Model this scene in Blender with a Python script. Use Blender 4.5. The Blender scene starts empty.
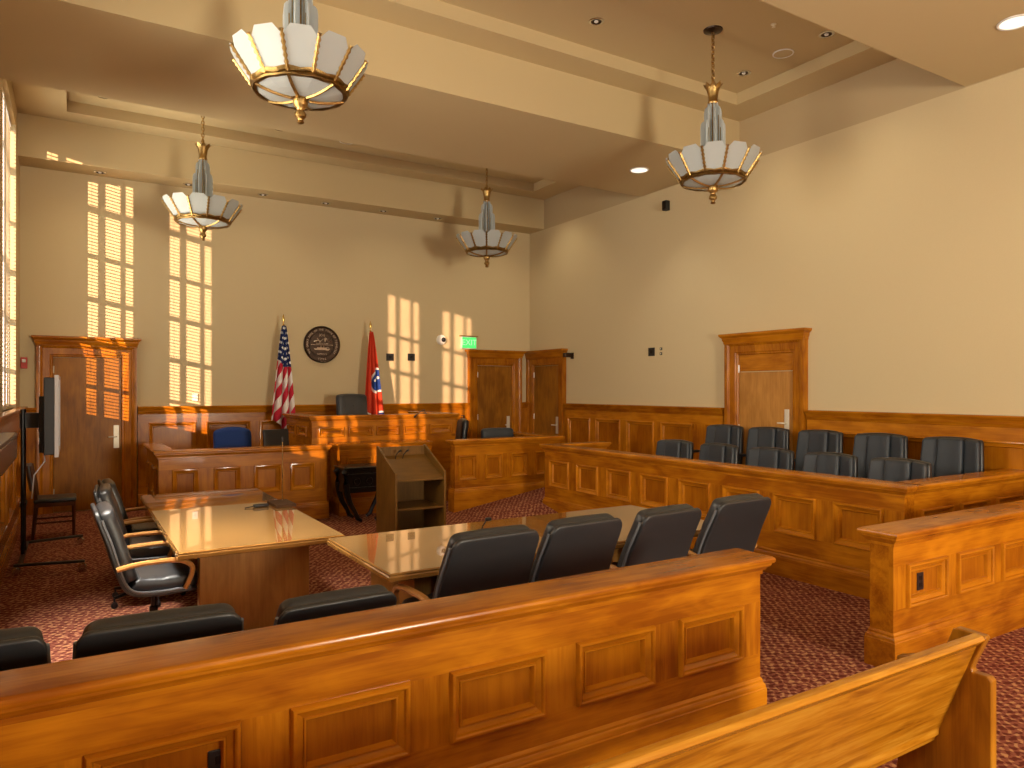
import bpy, bmesh, math, random
from math import sin, cos, pi, radians, sqrt, atan2
from mathutils import Vector, Matrix

random.seed(7)
SC = bpy.context.scene
COL = SC.collection

# ---------------------------------------------------------------- measured frame
H_CAM, YAW, FPX = 1.88, math.atan(441 / 719.), 719.
XL, XR, YB, YREAR = -0.65, 8.40, 12.97, -4.6      # left / right / back / rear wall planes
ZS, ZC, ZT = 5.21, 5.82, 5.98                      # beam soffit, coffer ceiling, tray ceiling

# ================================================================= materials
def new_mat(name):
    m = bpy.data.materials.new(name); m.use_nodes = True
    nt = m.node_tree; nt.nodes.clear()
    out = nt.nodes.new('ShaderNodeOutputMaterial')
    return m, nt, out

def N(nt, typ, **kw):
    n = nt.nodes.new(typ)
    for k, v in kw.items():
        if k in n.inputs: n.inputs[k].default_value = v
        else: setattr(n, k, v)
    return n

def principled(nt, out, rough=0.5, metal=0.0, spec=0.5, coat=0.0, color=None):
    b = nt.nodes.new('ShaderNodeBsdfPrincipled')
    b.inputs['Roughness'].default_value = rough
    b.inputs['Metallic'].default_value = metal
    b.inputs['Specular IOR Level'].default_value = spec
    b.inputs['Coat Weight'].default_value = coat
    b.inputs['Coat Roughness'].default_value = 0.12
    if color: b.inputs['Base Color'].default_value = (*color, 1)
    nt.links.new(b.outputs[0], out.inputs[0])
    return b

def plain(name, color, rough=0.5, metal=0.0, spec=0.5, bump=0.0, bscale=60, var=0.0):
    """procedural solid: slight noise in value and optional fine bump"""
    m, nt, out = new_mat(name)
    b = principled(nt, out, rough, metal, spec, color=color)
    tc = N(nt, 'ShaderNodeTexCoord')
    if var:
        nz = N(nt, 'ShaderNodeTexNoise', Scale=bscale * .3, Detail=3.0)
        nt.links.new(tc.outputs['Object'], nz.inputs['Vector'])
        mx = N(nt, 'ShaderNodeMix', data_type='RGBA')
        mx.inputs['A'].default_value = (*[c * (1 - var) for c in color], 1)
        mx.inputs['B'].default_value = (*[min(1, c * (1 + var)) for c in color], 1)
        nt.links.new(nz.outputs['Fac'], mx.inputs['Factor'])
        nt.links.new(mx.outputs['Result'], b.inputs['Base Color'])
    if bump:
        nz2 = N(nt, 'ShaderNodeTexNoise', Scale=bscale, Detail=2.0)
        nt.links.new(tc.outputs['Object'], nz2.inputs['Vector'])
        bp = N(nt, 'ShaderNodeBump', Strength=bump, Distance=0.004)
        nt.links.new(nz2.outputs['Fac'], bp.inputs['Height'])
        nt.links.new(bp.outputs[0], b.inputs['Normal'])
    return m

def wood(name, axis, dark, mid, light, rough=0.3, knots=True, coat=0.10, fine=1.0, wts=(.28, .30, .36), span=(.36, .56, .88), fig=(2.2, 8)):
    m, nt, out = new_mat(name)
    b = principled(nt, out, rough, 0, 0.22, coat)
    tc = N(nt, 'ShaderNodeTexCoord'); oi = N(nt, 'ShaderNodeObjectInfo')
    off = N(nt, 'ShaderNodeVectorMath', operation='SCALE'); off.inputs['Scale'].default_value = 37.0
    cb = N(nt, 'ShaderNodeCombineXYZ')
    for i in range(3): nt.links.new(oi.outputs['Random'], cb.inputs[i])
    nt.links.new(cb.outputs[0], off.inputs[0])
    add = N(nt, 'ShaderNodeVectorMath', operation='ADD')
    nt.links.new(tc.outputs['Object'], add.inputs[0]); nt.links.new(off.outputs[0], add.inputs[1])
    def mapped(along, across):
        mp = N(nt, 'ShaderNodeMapping')
        s = [across] * 3; s[axis] = along
        mp.inputs['Scale'].default_value = s
        nt.links.new(add.outputs[0], mp.inputs['Vector']); return mp
    g = N(nt, 'ShaderNodeTexNoise', Scale=1.0, Detail=5.0, Roughness=0.62, Distortion=0.6)
    nt.links.new(mapped(2.4, 46 * fine).outputs[0], g.inputs['Vector'])
    c = N(nt, 'ShaderNodeTexNoise', Scale=1.0, Detail=3.0, Distortion=1.2)      # cathedral figure
    nt.links.new(mapped(*fig).outputs[0], c.inputs['Vector'])
    bl = N(nt, 'ShaderNodeTexNoise', Scale=1.0, Detail=2.0)                      # board tone
    nt.links.new(mapped(2.0, 3.6).outputs[0], bl.inputs['Vector'])
    def mth(op, a, bb):
        n = N(nt, 'ShaderNodeMath', operation=op)
        for i, v in enumerate((a, bb)):
            if isinstance(v, (int, float)): n.inputs[i].default_value = v
            else: nt.links.new(v, n.inputs[i])
        return n.outputs[0]
    v = mth('ADD', mth('MULTIPLY', g.outputs['Fac'], wts[0]), mth('MULTIPLY', c.outputs['Fac'], wts[1]))
    v = mth('ADD', v, mth('MULTIPLY', bl.outputs['Fac'], wts[2]))
    v = mth('ADD', v, mth('MULTIPLY', mth('SUBTRACT', oi.outputs['Random'], .5), .09))
    cr = N(nt, 'ShaderNodeValToRGB')
    e = cr.color_ramp.elements
    e[0].position = span[0]; e[0].color = (*dark, 1)
    e[1].position = span[2]; e[1].color = (*light, 1)
    k = e.new(span[1]); k.color = (*mid, 1)
    nt.links.new(v, cr.inputs[0])
    col = cr.outputs[0]
    if knots:
        vo = N(nt, 'ShaderNodeTexVoronoi', Scale=1.0)
        nt.links.new(mapped(1.1, 2.1).outputs[0], vo.inputs['Vector'])
        kr = N(nt, 'ShaderNodeValToRGB')
        kr.color_ramp.elements[0].position = 0.015; kr.color_ramp.elements[0].color = (1, 1, 1, 1)
        kr.color_ramp.elements[1].position = 0.075; kr.color_ramp.elements[1].color = (0, 0, 0, 1)
        nt.links.new(vo.outputs['Distance'], kr.inputs[0])
        km = mth('MULTIPLY', kr.outputs[0], .75)
        mx = N(nt, 'ShaderNodeMix', data_type='RGBA')
        mx.inputs['B'].default_value = (dark[0] * .45, dark[1] * .4, dark[2] * .4, 1)
        nt.links.new(km, mx.inputs['Factor']); nt.links.new(col, mx.inputs['A'])
        col = mx.outputs['Result']
    nt.links.new(col, b.inputs['Base Color'])
    bp = N(nt, 'ShaderNodeBump', Strength=0.06, Distance=0.003)
    nt.links.new(g.outputs['Fac'], bp.inputs['Height'])
    nt.links.new(bp.outputs[0], b.inputs['Normal'])
    return m

HONEY = ((.24, .066, .0030), (.47, .168, .0060), (.62, .275, .018))
OAK = ((.16, .050, .0030), (.35, .138, .0075), (.48, .230, .022))
DOORW = ((.19, .068, .0060), (.35, .140, .012), (.47, .210, .024))
TABLEW = ((.23, .105, .024), (.34, .168, .042), (.44, .24, .066))
LECT = ((.105, .048, .008), (.175, .082, .015), (.235, .118, .024))
M = {}
M['wood_x'] = wood('honey_wood_along_x', 0, *HONEY, rough=.27, coat=.2)
M['wood_z'] = wood('honey_wood_along_z', 2, *HONEY, rough=.27, coat=.2)
M['wood_field'] = wood('honey_wood_panel_field', 2, *HONEY, rough=.27, coat=.2, knots=False, wts=(.22, .18, .42), span=(.30, .56, .95))
M['wood_mould'] = wood('honey_wood_moulding', 0, *HONEY, rough=.22, coat=.35, knots=False, wts=(.10, .16, .56), span=(.20, .48, .90))
M['oak_x'] = wood('oak_pew_along_x', 0, *OAK, knots=False, rough=.26, fine=.6, wts=(.62, .22, .10), coat=.3, span=(.34, .50, .66), fig=(.5, 14))
M['oak_z'] = wood('oak_pew_along_z', 2, *OAK, knots=False, rough=.3)
M['door_z'] = wood('door_veneer', 2, *DOORW, knots=False, rough=.32)
M['table_x'] = wood('table_veneer', 0, *TABLEW, knots=False, rough=.12, coat=1.0)
M['table_x'].node_tree.nodes['Principled BSDF'].inputs['Coat Roughness'].default_value = .012
M['table_x'].node_tree.nodes['Principled BSDF'].inputs['Coat IOR'].default_value = 1.52
M['table_z'] = wood('table_pedestal_veneer', 2, *TABLEW, knots=False, rough=.35)
M['lect_z'] = wood('lectern_veneer', 2, *LECT, knots=False, rough=.4, coat=.1)
M['lect_x'] = wood('lectern_shelf', 0, *LECT, knots=False, rough=.4, coat=.1)
M['arm_wood'] = wood('chair_arm_beech', 1, (.38, .17, .045), (.52, .26, .08), (.62, .34, .12), knots=False)
M['dark_wood'] = wood('dark_chair_wood', 2, (.06, .02, .008), (.10, .035, .012), (.15, .055, .02), knots=False)
M['leather'] = plain('black_leather', (.021, .022, .025), .42, 0, .6, bump=.25, bscale=180)
M['leather_jury'] = plain('charcoal_leather', (.021, .027, .036), .5, 0, .5, bump=.25, bscale=180)
M['leather_grey'] = plain('grey_piping', (.13, .14, .155), .4, 0, .5)
M['blue'] = plain('blue_upholstery', (.014, .045, .20), .8, 0, .3, bump=.3, bscale=300)
M['black'] = plain('black_plastic', (.010, .010, .012), .35)
M['black_metal'] = plain('black_metal', (.014, .013, .013), .3, .6)
M['chrome'] = plain('chrome', (.72, .72, .72), .18, 1)
M['steel'] = plain('brushed_steel', (.74, .68, .56), .4, .35)
M['silver'] = plain('silver_plastic', (.62, .62, .66), .35)
M['brass'] = plain('aged_brass', (.42, .27, .095), .34, 1, bump=.8, bscale=90, var=.5)
M['bronze'] = plain('dark_bronze', (.055, .036, .026), .36, .85, bump=.4, bscale=45, var=.35)
M['bronze_light'] = plain('polished_bronze', (.34, .27, .21), .28, .95, bump=.3, bscale=60, var=.2)
M['box_brown'] = plain('matte_brown_box', (.07, .032, .014), .7, 0, .15)
M['white'] = plain('white_plastic', (.80, .79, .76), .45)
M['red'] = plain('red_plastic', (.5, .035, .02), .4)
M['gold'] = plain('gold_finial', (.80, .55, .18), .25, 1)
M['wall'] = plain('cream_wallcovering', (.58, .475, .285), .85, 0, .25, bump=.12, bscale=240, var=.03)
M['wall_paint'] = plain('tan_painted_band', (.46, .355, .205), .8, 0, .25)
M['ceil'] = plain('ceiling_paint', (.53, .42, .235), .8, 0, .25)
M['glass_dish'] = None

def carpet():
    m, nt, out = new_mat('patterned_carpet')
    b = principled(nt, out, 1.0, 0, .05)
    tc = N(nt, 'ShaderNodeTexCoord')
    mp = N(nt, 'ShaderNodeMapping'); mp.inputs['Rotation'].default_value = (0, 0, radians(38)); mp.inputs['Scale'].default_value = (1, 1, 0)
    nt.links.new(tc.outputs['Object'], mp.inputs['Vector'])
    ds = N(nt, 'ShaderNodeTexNoise', Scale=30.0, Detail=1.0)
    nt.links.new(mp.outputs[0], ds.inputs['Vector'])
    mxv = N(nt, 'ShaderNodeMix', data_type='RGBA', blend_type='LINEAR_LIGHT'); mxv.inputs['Factor'].default_value = .02
    nt.links.new(mp.outputs[0], mxv.inputs['A']); nt.links.new(ds.outputs['Color'], mxv.inputs['B'])
    def band(d, s, lo):
        w = N(nt, 'ShaderNodeTexWave', wave_type='BANDS', bands_direction=d, Scale=s, Distortion=5.0, Detail=1.5)
        w.inputs['Detail Scale'].default_value = 2.5
        nt.links.new(mxv.outputs['Result'], w.inputs['Vector'])
        r = N(nt, 'ShaderNodeValToRGB'); r.color_ramp.elements[0].position = lo; r.color_ramp.elements[1].position = lo + .25
        nt.links.new(w.outputs['Fac'], r.inputs[0]); return r.outputs[0]
    a = band('X', 5.6, .56); c = band('Y', 5.6, .50)
    mu = N(nt, 'ShaderNodeMath', operation='MULTIPLY'); nt.links.new(a, mu.inputs[0]); nt.links.new(c, mu.inputs[1])
    mxx = N(nt, 'ShaderNodeMath', operation='MAXIMUM'); nt.links.new(a, mxx.inputs[0]); nt.links.new(c, mxx.inputs[1])
    fi = N(nt, 'ShaderNodeTexNoise', Scale=220.0, Detail=1.0); nt.links.new(tc.outputs['Object'], fi.inputs['Vector'])
    m1 = N(nt, 'ShaderNodeMix', data_type='RGBA')
    m1.inputs['A'].default_value = (.13, .030, .021, 1); m1.inputs['B'].default_value = (.27, .092, .058, 1)
    nt.links.new(mxx.outputs[0], m1.inputs['Factor'])
    m2 = N(nt, 'ShaderNodeMix', data_type='RGBA'); m2.inputs['B'].default_value = (.50, .26, .125, 1)
    nt.links.new(mu.outputs[0], m2.inputs['Factor']); nt.links.new(m1.outputs['Result'], m2.inputs['A'])
    m3 = N(nt, 'ShaderNodeMix', data_type='RGBA', blend_type='MULTIPLY'); m3.inputs['Factor'].default_value = .55
    nt.links.new(m2.outputs['Result'], m3.inputs['A']); nt.links.new(fi.outputs['Color'], m3.inputs['B'])
    nt.links.new(m2.outputs['Result'], b.inputs['Base Color'])
    bp = N(nt, 'ShaderNodeBump', Strength=.5, Distance=.006); nt.links.new(fi.outputs['Fac'], bp.inputs['Height'])
    nt.links.new(bp.outputs[0], b.inputs['Normal'])
    return m
M['carpet'] = carpet()

def frosted():
    m, nt, out = new_mat('frosted_glass')
    d = N(nt, 'ShaderNodeBsdfPrincipled'); d.inputs['Base Color'].default_value = (.66, .70, .71, 1); d.inputs['Roughness'].default_value = .35
    t = N(nt, 'ShaderNodeBsdfTranslucent'); t.inputs['Color'].default_value = (.62, .68, .70, 1)
    mx = N(nt, 'ShaderNodeMixShader'); mx.inputs[0].default_value = .45
    nt.links.new(d.outputs[0], mx.inputs[1]); nt.links.new(t.outputs[0], mx.inputs[2]); nt.links.new(mx.outputs[0], out.inputs[0])
    return m
M['frosted'] = frosted()

def clear_glass():
    m, nt, out = new_mat('window_glass')
    g = N(nt, 'ShaderNodeBsdfGlossy'); g.inputs['Roughness'].default_value = .02
    t = N(nt, 'ShaderNodeBsdfTransparent'); t.inputs['Color'].default_value = (.96, .97, .96, 1)
    mx = N(nt, 'ShaderNodeMixShader'); mx.inputs[0].default_value = .07
    nt.links.new(t.outputs[0], mx.inputs[1]); nt.links.new(g.outputs[0], mx.inputs[2])
    nt.links.new(mx.outputs[0], out.inputs[0])
    return m
M['glass'] = clear_glass()

def slat_mat():
    m, nt, out = new_mat('blind_slat')
    d = N(nt, 'ShaderNodeBsdfDiffuse'); d.inputs['Color'].default_value = (.82, .76, .64, 1)
    t = N(nt, 'ShaderNodeBsdfTranslucent'); t.inputs['Color'].default_value = (.8, .72, .56, 1)
    mx = N(nt, 'ShaderNodeMixShader'); mx.inputs[0].default_value = .7
    nt.links.new(d.outputs[0], mx.inputs[1]); nt.links.new(t.outputs[0], mx.inputs[2]); nt.links.new(mx.outputs[0], out.inputs[0])
    return m
M['slat'] = slat_mat()

def emis(name, color, s):
    m, nt, out = new_mat(name)
    e = N(nt, 'ShaderNodeEmission', Strength=s); e.inputs['Color'].default_value = (*color, 1)
    nt.links.new(e.outputs[0], out.inputs[0]); return m
M['exit_green'] = emis('lit_green_sign_face', (.10, .80, .16), 1.0)
M['exit_letter'] = emis('lit_sign_letters', (.45, 1.0, .42), 1.0)
M['lamp_on'] = emis('lit_lamp_lens', (1.0, .90, .72), 1.2)

def flag_us():
    m, nt, out = new_mat('stars_and_stripes_cloth')
    b = principled(nt, out, .75, 0, .2)
    uv = N(nt, 'ShaderNodeUVMap'); uv.uv_map = 'UVMap'
    sp = N(nt, 'ShaderNodeSeparateXYZ'); nt.links.new(uv.outputs[0], sp.inputs[0])
    def mth(op, a, bb=0):
        n = N(nt, 'ShaderNodeMath', operation=op)
        for i, v in enumerate((a, bb)):
            if isinstance(v, (int, float)): n.inputs[i].default_value = v
            else: nt.links.new(v, n.inputs[i])
        return n.outputs[0]
    u, v = sp.outputs[0], sp.outputs[1]
    s = mth('ADD', mth('MULTIPLY', u, 3.1), mth('MULTIPLY', v, 4.2))
    st = mth('GREATER_THAN', mth('FRACT', s), .5)
    mx = N(nt, 'ShaderNodeMix', data_type='RGBA'); mx.inputs['A'].default_value = (.78, .75, .72, 1); mx.inputs['B'].default_value = (.50, .022, .045, 1)
    nt.links.new(st, mx.inputs['Factor'])
    # stars: offset grid of dots
    uu = mth('MULTIPLY', u, 4.0); vv = mth('MULTIPLY', v, 20.0)
    row = mth('MULTIPLY', mth('MODULO', mth('FLOOR', vv), 2.0), .5)
    fu = mth('SUBTRACT', mth('FRACT', mth('ADD', uu, row)), .5); fv = mth('SUBTRACT', mth('FRACT', vv), .5)
    rr = mth('SQRT', mth('ADD', mth('MULTIPLY', fu, fu), mth('MULTIPLY', fv, fv)))
    star = mth('LESS_THAN', rr, .27)
    m2 = N(nt, 'ShaderNodeMix', data_type='RGBA'); m2.inputs['A'].default_value = (.018, .032, .125, 1); m2.inputs['B'].default_value = (.8, .8, .8, 1)
    nt.links.new(star, m2.inputs['Factor'])
    can = mth('LESS_THAN', mth('ADD', v, mth('MULTIPLY', u, -.05)), .37)
    m3 = N(nt, 'ShaderNodeMix', data_type='RGBA')
    nt.links.new(can, m3.inputs['Factor']); nt.links.new(mx.outputs['Result'], m3.inputs['A']); nt.links.new(m2.outputs['Result'], m3.inputs['B'])
    nt.links.new(m3.outputs['Result'], b.inputs['Base Color'])
    return m
M['flag_us'] = flag_us()

def flag_state():
    m, nt, out = new_mat('red_flag_cloth')
    b = principled(nt, out, .75, 0, .2)
    uv = N(nt, 'ShaderNodeUVMap'); uv.uv_map = 'UVMap'
    sp = N(nt, 'ShaderNodeSeparateXYZ'); nt.links.new(uv.outputs[0], sp.inputs[0])
    def mth(op, a, bb=0):
        n = N(nt, 'ShaderNodeMath', operation=op)
        for i, v in enumerate((a, bb)):
            if isinstance(v, (int, float)): n.inputs[i].default_value = v
            else: nt.links.new(v, n.inputs[i])
        return n.outputs[0]
    u, v = sp.outputs[0], sp.outputs[1]
    du = mth('MULTIPLY', mth('SUBTRACT', u, .90), 1.0); dv = mth('MULTIPLY', mth('SUBTRACT', v, .55), 3.1)
    r = mth('SQRT', mth('ADD', mth('MULTIPLY', du, du), mth('MULTIPLY', dv, dv)))
    def mix(fac, a, bcol):
        mx = N(nt, 'ShaderNodeMix', data_type='RGBA')
        nt.links.new(fac, mx.inputs['Factor'])
        if isinstance(a, tuple): mx.inputs['A'].default_value = a
        else: nt.links.new(a, mx.inputs['A'])
        mx.inputs['B'].default_value = bcol
        return mx.outputs['Result']
    c = mix(mth('LESS_THAN', r, .43), (.62, .055, .022, 1), (.8, .8, .78, 1))
    c = mix(mth('LESS_THAN', r, .36), c, (.02, .06, .28, 1))
    for a in (90, 210, 330):           # the three stars as small white spots in the roundel
        sx, sy = .15 * cos(radians(a)), .15 * sin(radians(a))
        p = mth('SUBTRACT', du, sx - .10); q = mth('SUBTRACT', dv, sy)
        rs = mth('SQRT', mth('ADD', mth('MULTIPLY', p, p), mth('MULTIPLY', q, q)))
        c = mix(mth('LESS_THAN', rs, .05), c, (.8, .8, .78, 1))
    c = mix(mth('GREATER_THAN', v, .905), c, (.8, .8, .78, 1))
    c = mix(mth('GREATER_THAN', v, .925), c, (.02, .05, .25, 1))
    nt.links.new(c, b.inputs['Base Color'])
    return m
M['flag_state'] = flag_state()

# ================================================================= mesh builder
class MB:
    def __init__(s): s.v = []; s.f = []
    def add(s, vs, fs):
        o = len(s.v); s.v += [tuple(p) for p in vs]; s.f += [tuple(i + o for i in f) for f in fs]; return s
    def box(s, x0, x1, y0, y1, z0, z1):
        return s.add([(x0, y0, z0), (x1, y0, z0), (x1, y1, z0), (x0, y1, z0), (x0, y0, z1), (x1, y0, z1), (x1, y1, z1), (x0, y1, z1)],
                     [(0, 3, 2, 1), (4, 5, 6, 7), (0, 1, 5, 4), (1, 2, 6, 5), (2, 3, 7, 6), (3, 0, 4, 7)])
    def loft(s, rings, closed=True, cap0=True, cap1=True):
        n = len(rings[0]); vs = [p for r in rings for p in r]; fs = []
        for i in range(len(rings) - 1):
            for j in range(n if closed else n - 1):
                a, b = i * n + j, i * n + (j + 1) % n
                fs.append((a, b, b + n, a + n))
        if cap0: fs.append(tuple(range(n))[::-1])
        if cap1: fs.append(tuple((len(rings) - 1) * n + j for j in range(n)))
        return s.add(vs, fs)
    def stack(s, x0, x1, y0, y1, prof, sides=(1, 1, 1, 1)):
        """rectangular loops, each (outward offset, z); sides = multipliers for x0, x1, y0, y1"""
        a, b, c, d = sides
        return s.loft([[(x0 - o * a, y0 - o * c, z), (x1 + o * b, y0 - o * c, z), (x1 + o * b, y1 + o * d, z), (x0 - o * a, y1 + o * d, z)] for o, z in prof])
    def prism(s, poly, axis, a0, a1):
        def P(u, v, a): return {'x': (a, u, v), 'y': (u, a, v), 'z': (u, v, a)}[axis]
        return s.loft([[P(u, v, a0) for u, v in poly], [P(u, v, a1) for u, v in poly]])
    def lathe(s, prof, n=24, c=(0, 0, 0), cap=True):
        rings = [[(c[0] + r * cos(2 * pi * k / n), c[1] + r * sin(2 * pi * k / n), c[2] + z) for k in range(n)] for r, z in prof]
        return s.loft(rings, True, cap, cap)
    def tube(s, pts, r, n=8, flat=1.0, up=(0, 0, 1), caps=True):
        pts = [Vector(p) for p in pts]; rings = []
        rr = r if isinstance(r, (list, tuple)) else [r] * len(pts)
        for i, p in enumerate(pts):
            t = (pts[min(i + 1, len(pts) - 1)] - pts[max(i - 1, 0)]).normalized()
            u = Vector(up); a = t.cross(u)
            if a.length < 1e-3: a = t.cross(Vector((1, 0, 0)))
            a.normalize(); b = a.cross(t).normalized()
            rings.append([tuple(p + a * (rr[i] * cos(2 * pi * k / n)) + b * (rr[i] * flat * sin(2 * pi * k / n))) for k in range(n)])
        return s.loft(rings, True, caps, caps)
    def torus(s, R, r, c=(0, 0, 0), n=32, m=8, squash=1.0):
        rings = []
        vs = []; fs = []
        for i in range(n):
            a = 2 * pi * i / n
            for j in range(m):
                b = 2 * pi * j / m
                vs.append((c[0] + (R + r * cos(b)) * cos(a), c[1] + (R + r * cos(b)) * sin(a), c[2] + r * squash * sin(b)))
        for i in range(n):
            for j in range(m):
                fs.append((i * m + j, ((i + 1) % n) * m + j, ((i + 1) % n) * m + (j + 1) % m, i * m + (j + 1) % m))
        return s.add(vs, fs)
    def rbox(s, sx, sy, sz, r, c=(0, 0, 0), fn=None, cuts=(5, 5, 5), m=3):
        """rounded box centred on c; fn deforms each local point before the shift"""
        h = (sx / 2, sy / 2, sz / 2); rs = [min(r, q * .999) for q in h]
        ax = []
        for q, ri, k in zip(h, rs, cuts):
            e = [-q + ri * (1 - cos(pi / 2 * i / m)) for i in range(m + 1)]
            mid = [-q + ri + (2 * q - 2 * ri) * i / k for i in range(1, k)]
            ax.append(e + mid + [-t for t in reversed(e)])
        ids = {}; vs = []; fs = []
        def vid(p):
            k = tuple(round(t, 5) for t in p)
            if k not in ids:
                inner = Vector([max(-h[i] + rs[i], min(h[i] - rs[i], p[i])) for i in range(3)])
                d = Vector(p) - inner
                q = Vector(p)
                if d.length > 1e-7:
                    e = Vector([d[i] / rs[i] for i in range(3)])
                    e.normalize(); q = inner + Vector([e[i] * rs[i] for i in range(3)])
                if fn: q = Vector(fn(q.x, q.y, q.z))
                ids[k] = len(vs); vs.append((q.x + c[0], q.y + c[1], q.z + c[2]))
            return ids[k]
        for a in range(3):
            u, w = [(1, 2), (2, 0), (0, 1)][a]
            for sg in (-1, 1):
                for i in range(len(ax[u]) - 1):
                    for j in range(len(ax[w]) - 1):
                        q = []
                        for di, dj in ((0, 0), (1, 0), (1, 1), (0, 1)):
                            p = [0, 0, 0]; p[a] = sg * h[a]; p[u] = ax[u][i + di]; p[w] = ax[w][j + dj]; q.append(vid(p))
                        fs.append(tuple(q if sg > 0 else q[::-1]))
        return s.add(vs, fs)
    def xf(s, mat, start=0):
        s.v[start:] = [tuple(mat @ Vector(p)) for p in s.v[start:]]; return s
    def build(s, name, mat, parent=None, bevel=0.0, smooth=False, uv=None, angle=40):
        me = bpy.data.meshes.new(name)
        me.from_pydata(s.v, [], s.f)
        if uv:
            ul = me.uv_layers.new(name='UVMap')
            for lp in me.loops: ul.data[lp.index].uv = uv[lp.vertex_index]
        bm = bmesh.new(); bm.from_mesh(me); bmesh.ops.recalc_face_normals(bm, faces=bm.faces); bm.to_mesh(me); bm.free()
        me.materials.append(mat)
        if smooth:
            for p in me.polygons: p.use_smooth = True
            me.set_sharp_from_angle(angle=radians(angle))
        o = bpy.data.objects.new(name, me); COL.objects.link(o)
        if parent: o.parent = parent
        if bevel:
            b = o.modifiers.new('edge', 'BEVEL'); b.width = bevel; b.segments = 2; b.limit_method = 'ANGLE'; b.angle_limit = radians(40)
        return o

def tag(o, label=None, cat=None, group=None, kind=None):
    if label: o['label'] = label
    if cat: o['category'] = cat
    if group: o['group'] = group
    if kind: o['kind'] = kind
    return o

def thing(name, loc=(0, 0, 0), rz=0.0, label=None, cat=None, group=None, kind=None):
    o = bpy.data.objects.new(name, None); o.empty_display_size = .1; COL.objects.link(o)
    o.location = loc; o.rotation_euler = (0, 0, rz)
    return tag(o, label, cat, group, kind)

KIDS = {}
def copy_tree(o, parent=None):
    c = o.copy(); COL.objects.link(c)
    if parent: c.parent = parent
    for ch in [q for q in bpy.data.objects if q.parent == o]: copy_tree(ch, c)
    return c

def text_mb(txt, size, depth):
    """text as plain mesh data lying in x-y, extruded towards +z"""
    cu = bpy.data.curves.new('t', 'FONT'); cu.body = txt; cu.size = size; cu.extrude = depth / 2; cu.align_x = 'CENTER'; cu.align_y = 'CENTER'
    o = bpy.data.objects.new('t', cu); COL.objects.link(o)
    dg = bpy.context.evaluated_depsgraph_get()
    me = o.evaluated_get(dg).to_mesh()
    r = MB(); r.add([tuple(v.co) for v in me.vertices], [tuple(p.vertices) for p in me.polygons])
    o.evaluated_get(dg).to_mesh_clear()
    bpy.data.objects.remove(o); bpy.data.curves.remove(cu)
    return r

# ================================================================= room shell
def structure(mb, name, mat, parent=None, bevel=0, label=None, cat=None, **k):
    o = mb.build(name, mat, parent, bevel, **k)
    if parent is None: tag(o, label, cat, kind='structure')
    return o

structure(MB().box(XL - .4, XR + .2, YREAR - .2, YB + .2, -.12, 0), 'floor', M['carpet'], label='dark red patterned carpet over the courtroom floor', cat='floor')
structure(MB().box(XL - .4, XR + .2, YB, YB + .2, 0, 6.3), 'wall_back', M['wall'], label='cream back wall behind the judge bench', cat='wall')
structure(MB().box(XR, XR + .2, YREAR - .2, YB + .2, 0, ZS - .01), 'wall_right', M['wall'], label='cream right wall behind the jury box', cat='wall')
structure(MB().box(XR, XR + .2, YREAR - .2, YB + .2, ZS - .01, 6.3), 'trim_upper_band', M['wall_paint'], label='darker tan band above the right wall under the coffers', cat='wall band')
DOORX0, DOORX1, DOORZ = 2.65, 5.15, 3.2
mb = MB().box(XL - .4, DOORX0, YREAR - .2, YREAR, 0, 6.3).box(DOORX1, XR + .2, YREAR - .2, YREAR, 0, 6.3).box(DOORX0, DOORX1, YREAR - .2, YREAR, DOORZ, 6.3)
structure(mb, 'wall_rear', M['wall'], label='cream rear wall with the open public entrance', cat='wall')

WINC = (10.93, 5.71, .49)                        # centre of each left-wall window
WHALF, MULL, WZ0 = 1.12, .15, 1.62; WHEAD = (5.52, 5.02, 5.02)    # half width, half mullion, sill and head
wl = MB(); XO = XL - .34
ys = [YREAR - .2]
for c in sorted(WINC): ys += [c - WHALF, c + WHALF]
ys.append(YB + .2)
for i in range(0, len(ys), 2): wl.box(XO, XL, ys[i], ys[i + 1], 0, 6.3)
for c, WZ1 in zip(WINC, WHEAD):
    wl.box(XO, XL, c - WHALF, c + WHALF, 0, WZ0).box(XO, XL, c - WHALF, c + WHALF, WZ1, 6.3)
structure(wl, 'wall_left', M['wall'], label='cream left wall with tall windows', cat='wall')

# ceiling: coffer planes with raised trays, beams and the soffit along the back wall
def coffer(mb, y0, y1):
    tx0, tx1, ty0, ty1 = -.05, 7.87, y0 + .41, y1 - .41
    mb.box(XL - .35, tx0, y0, y1, ZC, ZC + .1).box(tx1, XR + .15, y0, y1, ZC, ZC + .1)
    mb.box(tx0, tx1, y0, ty0, ZC, ZC + .1).box(tx0, tx1, ty1, y1, ZC, ZC + .1)
    mb.box(tx0 - .1, tx1 + .1, ty0 - .1, ty1 + .1, ZT, ZT + .1)
    mb.box(tx0 - .1, tx0, ty0 - .1, ty1 + .1, ZC + .1, ZT).box(tx1, tx1 + .1, ty0 - .1, ty1 + .1, ZC + .1, ZT)
    mb.box(tx0, tx1, ty0 - .1, ty0, ZC + .1, ZT).box(tx0, tx1, ty1, ty1 + .1, ZC + .1, ZT)
ce = MB()
for a, b in ((9.45, 12.42), (4.14, 7.28), (-1.08, 2.06)): coffer(ce, a, b)
structure(ce, 'ceiling', M['ceil'], label='tan coffered ceiling with recessed trays', cat='ceiling')
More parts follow.
